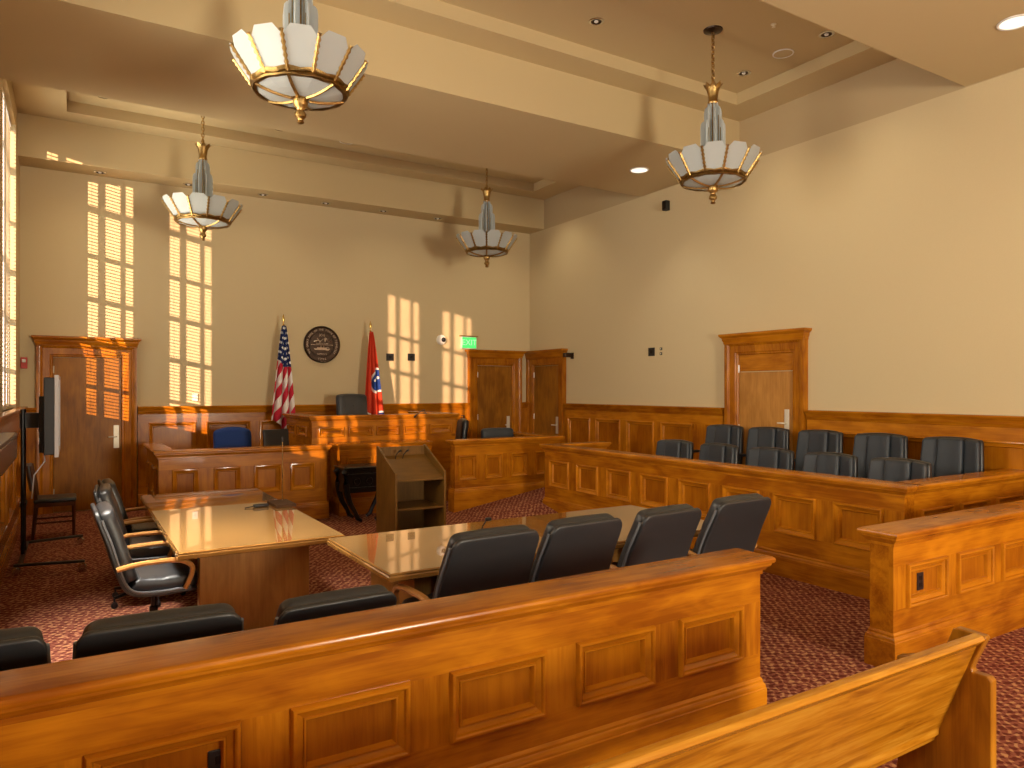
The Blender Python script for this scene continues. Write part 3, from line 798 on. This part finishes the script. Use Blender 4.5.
put_exec(.64, 8.28, -pi / 2 + .04, 'black leather chair at the far end of the left table, showing little but its arms', G1, .93)
G2 = 'black chairs backed against the railing'
put_exec(-.31, 3.70, 0, 'black chair back at the far left edge behind the railing', G2, .925, .82, .07)
put_exec(.345, 3.70, radians(-3), 'black leather chair back behind the railing, second from the left edge', G2, .91, 1.08, .07)
put_exec(1.05, 3.70, radians(2), 'low black leather chair back behind the railing just left of the right table', G2, .885, 1.0, .07)

def make_jury_chair():
    r = thing('jury_chair'); W = .60
    def bend(x, y, z):   # backrest: gentle wrap and lean; faces +y
        wrap = .05 * (x / .3) ** 2
        top = -.02 * (x / .3) ** 2 * max(0, z / .3)
        return (x * (1 - .05 * max(0, z / .3)), y + wrap - .10 * (z + .3) - 0, z + top)
    MB().rbox(W, .07, .68, .03, (0, -.205, .705), bend, (8, 2, 8), 3).build('back_shell', M['black'], r, smooth=True, angle=60)
    def seg(x0, x1, th, nm, z1=.29):
        cx = (x0 + x1) / 2
        def fn(x, y, z): return bend(x + cx, y, z)
        MB().rbox(x1 - x0, .07 + th, z1 + .35, .03, (0, -.155 + th / 2, .712), fn, (5, 2, 8), 3).build(nm, M['leather_jury'], r, smooth=True, angle=60)
    seg(-.285, -.125, 0, 'side_bolster'); seg(.125, .285, 0, 'side_bolster'); seg(-.128, .128, .034, 'back_pad', .285)
    MB().rbox(.58, .52, .11, .045, (0, .06, .43), lambda x, y, z: (x, y, z + .012 * cos(x * 5)), (6, 6, 2), 3).build('seat', M['leather_jury'], r, smooth=True, angle=60)
    for s in (-1, 1):
        a = MB().tube([(s * .31, -.20, .62), (s * .32, 0, .635), (s * .32, .17, .63), (s * .32, .20, .60), (s * .315, .15, .42)], .020, 8, 1.2, up=(1, 0, 0)).build('arm', M['black'], r, smooth=True)
    MB().lathe([(.17, 0), (.17, .012), (.06, .03), (.035, .05), (.035, .33), (.12, .35), (.12, .378), (0, .378)], 20).build('pedestal', M['black_metal'], r, smooth=True)
    return r
jc = make_jury_chair(); jfirst = True
ordn = ['nearest the back of the room', 'second from the back of the room', 'in the middle', 'second from the near corner', 'nearest the near corner']
def put_jury(x, y, z, rz, lb):
    global jfirst
    o = jc if jfirst else copy_tree(jc); jfirst = False
    o.location = (x, y, z); o.rotation_euler = (0, 0, rz); o.scale = (1.07, 1, .965); tag(o, lb, 'chair', 'jury box chairs')
for k, y in enumerate((7.20, 6.43, 5.63, 4.85, 4.09)):
    put_jury(6.83, y, .18, pi / 2 + (.04, -.05, .0, .02, -.02)[k], 'dark leather jury seat in the lower front row, ' + ordn[k])
for k, y in enumerate((7.21, 6.45, 5.68, 4.88, 4.09)):
    put_jury(7.82, y, .36, pi / 2 + (.05, .04, -.03, .03, 0)[k], 'dark leather jury seat in the higher back row, ' + ordn[k])

# judge chair: high tufted back
def lounge_chair(name, loc, rz, W, Hb, mat, lb, seat_z=.46, tuft=False, crown=.03):
    r = thing(name, loc, rz, lb, 'chair')
    def bk(x, y, z): return (x, y - .12 * (z + Hb / 2), z + crown * (1 - (2 * x / W) ** 2) * (1 if z > 0 else 0))
    b = MB().rbox(W, .13, Hb, .055, (0, -.22, seat_z + Hb / 2), bk, (8, 2, 8), 4).build('backrest', mat, r, smooth=True, angle=60)
    MB().rbox(W, .52, .13, .05, (0, .06, seat_z), lambda x, y, z: (x, y, z + .012 * cos(x * 5)), (6, 6, 2), 3).build('seat', mat, r, smooth=True, angle=60)
    if tuft:
        for i in range(3):
            for j in range(2):
                MB().lathe([(0, 0), (.012, .002), (.010, .008), (0, .010)], 10).xf(Matrix.Translation(((i - 1) * W * .27, -.155 - .12 * (Hb * .25 * (j + .3)), seat_z + Hb / 2 + Hb * .22 * (j + .2))) @ Matrix.Rotation(-pi / 2, 4, 'X')).build('button', mat, b, smooth=True)
    for s in (-1, 1):
        MB().tube([(s * (W / 2 + .01), -.2, seat_z + .2), (s * (W / 2 + .02), .05, seat_z + .22), (s * (W / 2 + .02), .2, seat_z + .20), (s * (W / 2), .16, seat_z - .02)], .022, 8, 1.2, up=(1, 0, 0)).build('arm', M['black'] if mat != M['blue'] else M['dark_wood'], r, smooth=True)
    MB().lathe([(.03, .10), (.03, .3), (.1, .36), (.1, seat_z - .05), (0, seat_z - .05)], 14).build('gas_column', M['black_metal'], r, smooth=True)
    star_base(r, M['black_metal'])
    return r
lounge_chair('judge_chair', (4.22, 11.95, .50), pi + .05, .56, .80, M['leather'], 'black leather high-backed chair rising behind the judge bench', .48, True, .02)
lounge_chair('clerk_chair', (2.16, 11.45, 0), pi + .1, .56, .78, M['blue'], 'bright blue upholstered chair behind the clerk enclosure', .46, False, .055)
lounge_chair('witness_chair', (6.42, 10.75, .30), pi - .1, .62, .42, M['leather_jury'], 'dark leather chair seen just over the witness stand rail', .46, False, .015)
lounge_chair('office_chair', (5.96, 12.05, 0), radians(75), .50, .84, M['black'], 'plain black chair half hidden past the right end of the judge bench', .46)

# ================================================================= counsel tables
def table(loc, x1, y1, lb):
    t = thing('counsel_table', loc, 0, lb, 'table')
    MB().stack(0, x1, 0, y1, [(-.012, .705), (0, .712), (0, .735), (-.006, .742), (-.004, .752), (-.012, .76)]).build('table_top', M['table_x'], t, smooth=True, angle=30)
    MB().stack(0, x1, 0, y1, [(-.27, .66), (-.27, .706)]).build('apron', M['table_x'], t)
    return t
t1 = table((.62, 5.38, 0), 1.18, 3.12, 'long counsel table on the left with a reflective pale top')
for y in (.28, 2.65):
    MB().box(.18, .98, y, y + .12, .06, .66).build('pedestal', M['table_z'], t1, bevel=.006)
    MB().box(.12, 1.04, y - .05, y + .17, 0, .06).build('foot', M['table_z'], t1, bevel=.01)
MB().box(.56, .62, .40, 2.65, .25, .60).build('stretcher', M['table_x'], t1)
t2 = table((1.64, 4.09, 0), 2.98, 1.24, 'counsel table on the right with four black chairs along its near side')
for x in (.26, 2.55):
    MB().box(x, x + .12, .22, 1.02, .06, .66).build('pedestal', M['table_z'], t2, bevel=.006)
    MB().box(x - .05, x + .17, .14, 1.10, 0, .06).build('foot', M['table_z'], t2, bevel=.01)
MB().box(.38, 2.55, .58, .64, .25, .60).build('stretcher', M['table_x'], t2)

# things on the tables
hub = thing('microphone_stand', (1.71, 7.10, .76), 0, 'dark microphone base with a thin upright rod on the left counsel table', 'microphone')
MB().box(-.07, .12, -.19, .17, 0, .028).build('base', M['box_brown'], hub, bevel=.005)
MB().tube([(.06, .10, .028), (.06, .10, .30), (.062, .10, .60)], .0045, 6).build('rod', M['brass'], hub, smooth=True)
MB().lathe([(.006, 0), (.010, .01), (.010, .04), (.004, .048)], 10, (.062, .10, .60)).build('capsule', M['black'], hub, smooth=True)
ad = thing('cable_adapter', (1.535, 7.06, .76), .1, 'small black cable adapter lying left of the microphone base', 'adapter')
MB().rbox(.14, .055, .030, .012, (0, 0, .016)).build('body', M['black'], ad, smooth=True)
MB().tube([(-.07, 0, .012), (-.11, .005, .008), (-.15, -.004, .006)], .005, 6).build('cable', M['black'], ad, smooth=True)
mc = thing('desk_microphone', (2.62, 4.72, .76), 0, 'small black microphone on the right table between two chair backs', 'microphone')
MB().lathe([(.0, 0), (.055, 0), (.055, .012), (.03, .022), (0, .024)], 16).build('base', M['black'], mc, smooth=True)
MB().tube([(0, 0, .02), (.01, -.01, .09), (.035, -.03, .14)], .005, 6).build('gooseneck', M['black_metal'], mc, smooth=True)
MB().rbox(.05, .03, .03, .012, (.045, -.035, .145)).build('capsule', M['black'], mc, smooth=True)

# ================================================================= lectern
lc = thing('lectern', (3.25, 7.92, 0), 0, 'brown wooden lectern with open shelves facing the counsel tables', 'lectern')
side = [(0, 0), (.62, 0), (.62, 1.165), (.585, 1.165), (.0, .875)]
for x in (0, .635): MB().prism(side, 'x', x, x + .028).build('side_panel', M['lect_z'], lc, bevel=.003)
MB().box(.028, .635, .585, .615, .05, 1.15).build('front_panel', M['lect_z'], lc)
MB().prism([(.02, .775), (.585, 1.02), (.585, 1.045), (.02, .80)], 'x', .028, .635).build('sloped_top', M['lect_x'], lc, bevel=.003)
MB().box(.028, .635, .03, .585, .43, .455).build('shelf', M['lect_x'], lc)
MB().box(.028, .635, .03, .585, .04, .065).build('bottom_shelf', M['lect_x'], lc)
MB().box(.115, .12, .575, .584, .065, .43).build('cable_slot', M['black'], lc)
for k, (x, dx) in enumerate(((.20, -.05), (.30, -.035))):
    mk = thing('lectern_microphone', (3.25 + x, 8.42, .985), 0, ('left', 'right')[k] + ' one of two small black microphones on the sloped lectern top', 'microphone', 'lectern microphones')
    MB().lathe([(.018, 0), (.016, .012), (.006, .018)], 10).build('base', M['black'], mk, smooth=True)
    MB().tube([(0, 0, .012), (.01, -.01, .07), (.03, -.05, .115)], .0055, 6).build('gooseneck', M['black'], mk, smooth=True)
    MB().tube([(.03, -.05, .115), (.045, -.08, .13)], [.010, .013], 8).build('capsule', M['black'], mk, smooth=True)

# carved black table before the bench
bt = thing('carved_table', (3.24, 9.72, 0), 0, 'small black carved table between the lectern and the judge bench', 'table')
MB().stack(0, .72, 0, .46, [(-.01, .745), (0, .752), (.01, .765), (.012, .775), (0, .782)]).build('table_top', M['black_metal'], bt, smooth=True)
MB().box(.03, .69, .03, .43, .42, .745).build('apron', M['black_metal'], bt)
for j in range(3):
    MB().torus(.045, .012, n=18, m=6).xf(Matrix.Translation((.18 + j * .18, .026, .58)) @ Matrix.Rotation(pi / 2, 4, 'X')).build('carved_ring', M['black_metal'], bt, smooth=True)
MB().tube([(.05, .024, .68), (.67, .024, .68)], .010, 6).tube([(.05, .024, .49), (.67, .024, .49)], .010, 6).build('carved_band', M['black_metal'], bt, smooth=True)
for sx in (0, 1):
    for y in (.05, .41):
        def X(u): return u if sx == 0 else .72 - u
        MB().tube([(X(.05), y, .78), (X(.015), y, .70), (X(.035), y, .55), (X(.05), y, .42), (X(.09), y, .28), (X(.17), y, .14), (X(.20), y, .06), (X(.26), y, .018)], [.034, .050, .042, .046, .038, .030, .034, .022], 8).build('leg', M['black_metal'], bt, smooth=True)

# ================================================================= public bench (pew)
pw = thing('public_bench', (.35, 1.5, 0), 0, 'oak public bench in the lower right foreground, seen from behind', 'bench')
PL = 2.89
def backfn(z): return (.85 - z) * .38
prof = [(.028, .852), (.058, .856), (.076, .842), (.106, .80), (.275, .335), (.28, .32), (.245, .315), (.225, .335), (.052, .80), (.018, .835)]
MB().prism(prof, 'x', 0, PL).build('backrest', M['oak_x'], pw, bevel=.003)
MB().prism([(.20, .37), (.55, .40), (.56, .415), (.55, .435), (.20, .41)], 'x', .02, PL - .01).build('seat', M['oak_x'], pw, bevel=.003)
epoly = [(-.005, 0), (.42, 0), (.39, .20), (.38, .40), (.41, .58), (.395, .655), (.34, .675), (.215, .675), (.205, .70), (.150, .845), (.135, .855), (.025, .850), (.018, .84), (.062, .735), (.075, .70), (.068, .685), (.01, .685), (-.005, .67)]
for x, nm in ((PL, 0), (-.05, 1)):
    MB().prism(epoly, 'x', x, x + .045).build('end_panel', M['oak_z'], pw, bevel=.006)
MB().box(1.38, 1.42, .22, .58, 0, .40).build('centre_support', M['oak_z'], pw)

# ================================================================= monitor cart, side chair, equipment by the left wall
tv = thing('display_cart', (-.32, 9.42, 0), 0, 'flat screen display on a wheeled black cart, seen edge-on by the left wall', 'display')
sc = MB().rbox(.11, 1.26, .80, .008, (.135, 0, 1.60), None, (1, 4, 4), 2).build('screen_housing', M['black'], tv)
MB().box(.195, .2, -.60, .60, 1.23, 1.97).build('screen', M['black'], sc)
be = MB()
be.box(.175, .212, -.645, -.610, 1.175, 2.025).box(.175, .212, .610, .645, 1.175, 2.025).box(.175, .212, -.61, .61, 1.99, 2.025).box(.175, .212, -.61, .61, 1.175, 1.21)
tag(be.build('bezel', M['silver'], sc, bevel=.003), 'silver bezel')
MB().box(.05, .085, -.22, .22, 1.30, 1.80).box(.02, .05, -.10, .10, 1.42, 1.66).box(.03, .10, -.30, -.26, 1.20, 1.80).box(.03, .10, .26, .30, 1.20, 1.80).build('mount_bracket', M['black'], tv, bevel=.004)
for y in (-.12, .12): MB().tube([(-.12, y, .08), (-.12, y, 1.66)], .020, 10).build('post', M['black_metal'], tv, smooth=True)
MB().box(-.15, -.09, -.12, .12, .62, .66).build('lower_cross_bar', M['black'], tv)
MB().box(-.15, .03, -.10, .10, 1.46, 1.62).build('cross_bar', M['black'], tv)
for s in (-1, 1):
    l = MB().tube([(-.20, s * .55, .10), (-.06, s * .35, .105), (.14, s * .55, .10), (.42, s * .74, .085)] if False else [(-.17, s * .62, .10), (.44, s * .76, .10)], .024, 8, .7).build('foot', M['black'], tv, smooth=True)
    for x, y in ((-.15, s * .63), (.42, s * .755)):
        MB().lathe([(0, -.018), (.032, -.018), (.040, -.010), (.040, .010), (.032, .018), (0, .018)], 16).xf(Matrix.Translation((x, y, .041)) @ Matrix.Rotation(pi / 2, 4, 'X')).build('caster', M['chrome'], l, smooth=True)
MB().tube([(-.12, -.62, .10), (-.12, .62, .10)], .024, 8, .7).build('base_bar', M['black'], tv, smooth=True)
MB().tube([(.06, -.1, 1.28), (.08, -.12, 1.1), (-.02, -.13, .95), (-.04, -.14, .7)], .007, 6).build('power_cable', M['silver'], tv, smooth=True)

sd = thing('side_chair', (-.17, 10.95, 0), -pi / 2, 'dark wooden side chair with a black leather seat behind the display cart', 'chair')
MB().rbox(.46, .46, .055, .025, (0, 0, .475)).build('seat', M['leather'], sd, smooth=True)
MB().box(-.22, .22, -.22, .22, .40, .449).build('seat_frame', M['dark_wood'], sd, bevel=.005)
for sx in (-1, 1):
    MB().tube([(sx * .20, .20, .45), (sx * .20, .20, 0)], [.022, .017], 8).build('leg', M['dark_wood'], sd, smooth=True)
    MB().tube([(sx * .20, -.20, .45), (sx * .20, -.24, 0)], [.022, .017], 8).build('leg', M['dark_wood'], sd, smooth=True)
    MB().tube([(sx * .20, -.20, .44), (sx * .20, -.215, .65), (sx * .20, -.26, .92)], [.022, .02, .016], 8).build('back_post', M['dark_wood'], sd, smooth=True)
    MB().tube([(sx * .20, .20, .2), (sx * .20, -.21, .2)], .012, 6).build('stretcher', M['dark_wood'], sd, smooth=True)
MB().rbox(.42, .035, .34, .015, (0, -.245, .76), lambda x, y, z: (x, y - .16 * (z) - .04 * (1 - (x / .21) ** 2), z)).build('back_pad', M['leather_grey'], sd, smooth=True)

eb = thing('equipment_box', (-.60, 5.4, 1.28), 0, 'dark equipment box mounted under the left window ledge', 'equipment box')
MB().box(.0, .195, 0, 2.25, 0, .22).build('housing', M['black'], eb, bevel=.006)
MB().box(.195, .200, .05, 2.2, .03, .19).build('front_cover', M['dark_wood'], eb)

# ================================================================= clerk monitor, bench microphones
cm = thing('desk_monitor', (2.60, 10.95, .76), .35, 'black desk monitor standing behind the clerk enclosure rail', 'monitor')
MB().rbox(.42, .045, .30, .012, (0, 0, .37), lambda x, y, z: (x, y + .12 * z, z)).build('screen_housing', M['black'], cm, smooth=True)
MB().tube([(0, .03, .02), (0, .03, .35)], .022, 8).build('stand', M['black'], cm, smooth=True)
MB().lathe([(0, 0), (.10, 0), (.10, .012), (.03, .02), (0, .02)], 18, (0, .03, 0)).build('base', M['black'], cm, smooth=True)
for k, (x, lb) in enumerate(((5.02, 'black gooseneck microphone leaning left on the front ledge of the judge bench'),)):
    g = thing('bench_microphone', (x, 10.93, 1.47), 0, lb, 'microphone')
    MB().lathe([(.03, 0), (.03, .008), (.01, .016)], 12).build('base', M['black'], g, smooth=True)
    MB().tube([(0, 0, .01), (-.05, -.06, .07), (-.14, -.10, .04), (-.22, -.12, -.02)], .006, 6).build('gooseneck', M['black'], g, smooth=True)
    MB().tube([(-.22, -.12, -.02), (-.26, -.13, -.05)], [.012, .016], 8).build('capsule', M['black'], g, smooth=True)

# ================================================================= flags, seal, signs and wall fittings
def flag(loc, mat, label, top, wt, lean, clothname):
    f = thing('standing_flag', loc, 0, label, 'flag')
    MB().lathe([(0, 0), (.16, 0), (.165, .02), (.13, .05), (.05, .08), (.03, .12), (0, .12)], 24).build('base', M['gold'], f, smooth=True)
    MB().tube([(0, 0, .1), (0, 0, top - .18)], .014, 10).build('pole', M['arm_wood'], f, smooth=True)
    MB().lathe([(.018, top - .20), (.022, top - .18), (.010, top - .165), (.012, top - .15), (.026, top - .10), (.018, top - .05), (.002, top)], 12).build('finial', M['gold'], f, smooth=True)
    nu, nv = 48, 44; z1, z0 = top - .20, 1.05 if False else top - 1.86
    vs = []; uv = []; fs = []
    for j in range(nv + 1):
        v = j / nv
        w = wt[0] + (wt[1] - wt[0]) * v ** .8
        zz = z1 + (z0 - z1) * v
        cx = lean[0] + (lean[1] - lean[0]) * v
        for i in range(nu + 1):
            u = i / nu
            amp = .015 + .05 * v
            x = cx + (u - .5) * w
            y = -.035 - amp * sin(u * 2 * pi * 3.0 + 1.2 + v * .8) - .03 * v
            x += .02 * v * sin(u * 2 * pi * 3 + .4)
            z = zz + .06 * v * sin(u * 2 * pi * 1.2 + .6) - (.10 * v * u if mat == M['flag_us'] else 0)
            vs.append((x, y, z)); uv.append((u, v))
    n = nu + 1
    for j in range(nv):
        for i in range(nu): fs.append((j * n + i, j * n + i + 1, (j + 1) * n + i + 1, (j + 1) * n + i))
    o = MB().add(vs, fs).build(clothname, mat, f, smooth=True, uv=uv, angle=180)
    so = o.modifiers.new('thick', 'SOLIDIFY'); so.thickness = .004
    return f
flag((3.12, 12.62, 0), M['flag_us'], 'American flag with stars and stripes on a pole left of the round seal', 3.17, (.07, .42), (.0, -.03), 'cloth')
flag((4.69, 12.62, 0), M['flag_state'], 'red flag with a blue roundel on a pole right of the judge chair', 3.13, (.06, .40), (.0, .02), 'cloth')

se = thing('wall_seal', (3.89, YB, 2.69), 0, 'round dark bronze state seal on the back wall between the flags', 'seal')
RX = Matrix.Rotation(pi / 2, 4, 'X')
MB().lathe([(0, 0), (.325, 0), (.335, .012), (.335, .028), (.322, .038), (.308, .032), (.300, .024), (.24, .022), (.232, .030), (.222, .030), (.214, .020), (0, .020)], 64).xf(RX).build('disc', M['bronze'], se, smooth=True)
tx = MB()
def ring_text(s, a0, a1, rad, size):
    for k, c in enumerate(s):
        if c == ' ': continue
        a = a0 + (a1 - a0) * k / (len(s) - 1)
        up = a1 < a0
        t = text_mb(c, size, .008); rot = a - pi / 2 if up else a + pi / 2
        t.xf(Matrix.Translation((rad * cos(a), rad * sin(a), .026)) @ Matrix.Rotation(rot, 4, 'Z')); tx.add(t.v, t.f)
ring_text('THE GREAT SEAL OF THE STATE OF TENNESSEE', radians(215), radians(-35), .268, .048)
ring_text('1796', radians(257), radians(283), .268, .05)
tx.xf(RX); tag(tx.build('lettering', M['bronze_light'], se), 'raised bronze lettering round the rim')
rl = MB()
t = text_mb('XVI', .07, .01); t.xf(Matrix.Translation((0, .165, .024))); rl.add(t.v, t.f)
t = text_mb('AGRICULTURE', .034, .01); t.xf(Matrix.Translation((0, .012, .024))); rl.add(t.v, t.f)
t = text_mb('COMMERCE', .034, .01); t.xf(Matrix.Translation((0, -.175, .024))); rl.add(t.v, t.f)
rl.tube([(-.2, -.008, .022), (.2, -.008, .022)], .005, 6)
# plough, sheaf and cotton above; boat below
rl.tube([(-.15, .05, .026), (-.08, .075, .03), (-.03, .06, .03), (.02, .10, .028)], .010, 6); rl.tube([(-.06, .07, .03), (-.09, .115, .028)], .008, 6); rl.tube([(-.03, .06, .03), (-.05, .04, .03)], .014, 6)
for k in range(5): rl.tube([(.055, .045, .026), (.035 + k * .012, .115 + .006 * (2 - abs(k - 2)), .028)], .006, 6)
for k in range(5): rl.lathe([(0, 0), (.014, .0), (.010, .012), (0, .016)], 8, (.125 + .022 * cos(k * 1.26), .085 + .022 * sin(k * 1.26), .020))
rl.prism([(-.13, -.10), (.13, -.10), (.155, -.075), (-.145, -.075)], 'z', .02, .034); rl.box(-.09, .08, -.075, -.055, .02, .03); rl.tube([(-.02, -.055, .026), (-.02, -.022, .026)], .009, 6); rl.tube([(.03, -.055, .026), (.03, -.025, .026)], .009, 6)
rl.torus(.03, .006, (.10, -.08, .028), 16, 6)
rl.xf(RX); tag(rl.build('relief', M['bronze_light'], se, smooth=True), 'raised bronze plough, sheaf, cotton and boat')

xs = thing('exit_sign', (6.90, YB, 2.82), 0, 'lit green exit sign above the back right door', 'sign')
MB().box(-.17, .17, -.06, 0, -.12, .12).build('housing', M['white'], xs, bevel=.004)
MB().box(-.16, .16, -.064, -.06, -.11, .11).build('lit_face', M['exit_green'], xs)
t = text_mb('EXIT', .165, .006); t.xf(Matrix.Translation((0, -.066, 0)) @ RX); t.build('lettering', M['exit_letter'], xs)
MB().box(-.20, .20, -.075, 0, .125, .145).build('canopy', M['brass'], xs)

sm = thing('security_camera', (6.29, YB, 2.86), 0, 'white dome security camera on the back wall left of the exit sign', 'camera')
MB().lathe([(0, 0), (.10, 0), (.10, .025), (.092, .05), (.06, .07), (0, .075)], 24).xf(RX).build('housing', M['white'], sm, smooth=True)
MB().lathe([(0, .05), (.050, .055), (.045, .085), (.025, .105), (0, .11)], 20).xf(Matrix.Translation((.025, 0, 0)) @ RX).build('lens_dome', M['black'], sm, smooth=True)

def plate(loc, rz, w, h, mat, name, lb, cat, dots=0, d=.012, inner=None):
    p = thing(name, loc, rz, lb, cat)
    MB().box(-w / 2, w / 2, -d, 0, -h / 2, h / 2).build('face_plate', mat, p, bevel=.002)
    if inner: MB().box(-w * .18, w * .18, -d - .004, -d, -h * .2, h * .2).build(inner[0], inner[1], p, bevel=.001)
    return p
B_ = ('socket', M['black_metal'])
plate((5.21, YB, 2.49), 0, .15, .14, M['black'], 'wall_plate', 'black square wall plate left, between the red flag and the sunlit patch', 'wall plate', inner=B_)
plate((5.65, YB, 2.50), 0, .15, .14, M['black'], 'wall_plate', 'black square wall plate inside the sunlit patch on the back wall', 'wall plate', inner=B_)
plate((1.76, YB, 1.74), 0, .08, .125, M['white'], 'thermostat', 'small white wall control above the wainscot right of the left door', 'wall control', d=.022, inner=('display', M['silver']))
plate((6.75, YB - .06, 1.29), 0, .075, .12, M['black'], 'light_switch', 'black switch plate on the wainscot beside the exit door', 'switch', inner=('rocker', M['black_metal']))
plate((XR, 9.16, 2.51), -pi / 2, .15, .14, M['black'], 'wall_plate', 'black square wall plate on the right wall', 'wall plate', inner=B_)
for k, z in enumerate((2.55, 2.47)):
    plate((XR, 8.93, z), -pi / 2, .05, .045, M['black'], 'wall_sensor', ('upper', 'lower')[k] + ' of two tiny dark sensors beside the black plate on the right wall', 'sensor', inner=('lens', M['steel']))
wc = thing('wall_speaker', (XR, 8.77, 4.90), 0, 'small black box mounted high on the right wall', 'wall box')
MB().box(-.09, 0, -.045, .045, -.08, .08).build('housing', M['black'], wc, bevel=.006)
MB().box(-.10, -.09, -.035, .035, -.065, .065).build('front', M['black_metal'], wc)
pc = thing('security_camera', (XR, 11.42, 2.53), 0, 'small dark camera on an arm on the right wall beside the corner door', 'camera')
MB().box(-.02, 0, -.04, .04, -.06, .06).build('wall_bracket', M['bronze'], pc)
MB().tube([(-.02, 0, 0), (-.08, 0, .01)], .014, 8).build('arm', M['bronze'], pc, smooth=True)
MB().rbox(.16, .085, .085, .02, (-.13, 0, .015)).build('housing', M['bronze'], pc, smooth=True)
fa = thing('fire_alarm', (-.60, YB, 2.27), 0, 'small red fire alarm beside the left door', 'alarm')
MB().box(-.04, .045, -.035, 0, -.085, .085).build('housing', M['red'], fa, bevel=.004)
MB().rbox(.05, .03, .05, .012, (0, -.045, .03)).build('strobe', M['white'], fa, smooth=True)

def outlet(x, y, z, lb, w=.075, h=.12):
    p = thing('outlet_plate', (x, y, z), 0, lb, 'outlet')
    MB().box(-w / 2, w / 2, -.010, 0, -h / 2, h / 2).build('face_plate', M['black'], p, bevel=.002)
    for s in (-1, 1):
        MB().rbox(.036, .004, .032, .002, (0, -.0105, s * .024)).build('socket', M['black_metal'], p)
outlet(.462, 2.755 + .027, .515, 'black power outlet in the leftmost panel of the long railing', .085)
outlet(5.03, 2.755 + .027, .545, 'black power outlet in the first panel of the right railing')

# ================================================================= light
def area(name, loc, rot, sx, sy, e, col):
    l = bpy.data.lights.new(name, 'AREA'); l.shape = 'RECTANGLE'; l.size = sx; l.size_y = sy; l.energy = e; l.color = col
    o = bpy.data.objects.new(name, l); COL.objects.link(o); o.location = loc; o.rotation_euler = rot; return o
sun = bpy.data.lights.new('sun', 'SUN'); sun.energy = 13.0; sun.angle = radians(.4); sun.color = (1, .61, .41)
so = bpy.data.objects.new('sun', sun); COL.objects.link(so)
so.rotation_euler = Vector((.95, 1.0, -.20)).to_track_quat('-Z', 'Y').to_euler()
# daylight through the first two windows and the open rear entrance, plus an added fill
for i, c in enumerate(WINC[:2]):
    area('window_daylight_fill', (XL + .03, c, (WZ0 + WHEAD[i]) / 2 ), (0, -pi / 2 - radians((55, 4)[i]), 0), WHEAD[i] - WZ0 - .4, 1.9, (40, 62)[i], (1, .88, .68)).data.spread = radians((80, 110)[i])
area('window_daylight_fill', (XL + .03, WINC[2], 3.4), (0, -pi / 2 - radians(22), 0), 3.2, 2.0, 120, (1, 1, 1))  # added fill at the unseen third window, brightens ceiling and right wall
area('entrance_daylight', ((DOORX0 + DOORX1) / 2, YREAR - .1, 2.05), (pi / 2, 0, 0), 1.3, 1.5, 520, (1, .86, .64))
for x, y, z, _ in spots[:7]:
    l = bpy.data.lights.new('downlight_lamp', 'SPOT'); l.energy = 52 if y > 11 else 34; l.color = (1, .82, .54); l.spot_size = radians(110); l.spot_blend = .8; l.shadow_soft_size = .06
    o = bpy.data.objects.new('downlight_lamp', l); COL.objects.link(o); o.location = (x, y, z - .04)
for x, y in ((7.36, 8.30), (7.30, 3.17)):
    l = bpy.data.lights.new('ceiling_lamp', 'SPOT'); l.energy = (70, 25)[y < 5]; l.color = (1, .90, .74); l.spot_size = radians(105); l.spot_blend = .9; l.shadow_soft_size = .12
    o = bpy.data.objects.new('ceiling_lamp', l); COL.objects.link(o); o.location = (x, y, ZS - .03)
# steep sky light falling through the window beside the counsel tables
o = area('window_skylight', (XL + .04, 5.68, 4.5), (0, 0, 0), .6, 1.9, 75, (1, .93, .82)); o.rotation_euler = Vector((.95, 0, -4.5)).to_track_quat('-Z', 'Y').to_euler(); o.data.size, o.data.size_y = .5, 1.9; o.data.spread = radians(48)
w = bpy.data.worlds.new('sky'); SC.world = w; w.use_nodes = True
bg = w.node_tree.nodes['Background']; bg.inputs['Color'].default_value = (.85, .92, 1, 1); bg.inputs['Strength'].default_value = 2.5

# ================================================================= camera and view
cam = bpy.data.cameras.new('camera'); cam.sensor_width = 36; cam.lens = FPX / 1024 * 36; cam.shift_y = 5 / 1024; cam.clip_start = .05
co = bpy.data.objects.new('camera', cam); COL.objects.link(co); co.location = (0, 0, H_CAM); co.rotation_euler = (pi / 2, 0, -YAW)
SC.camera = co
SC.view_settings.view_transform = 'Standard'; SC.view_settings.look = 'None'; SC.view_settings.gamma = 1; SC.view_settings.use_curve_mapping = False
SC.view_settings.exposure = 0.35
SC.cycles.max_bounces = 10; SC.cycles.diffuse_bounces = 6; SC.cycles.sample_clamp_indirect = 6.0
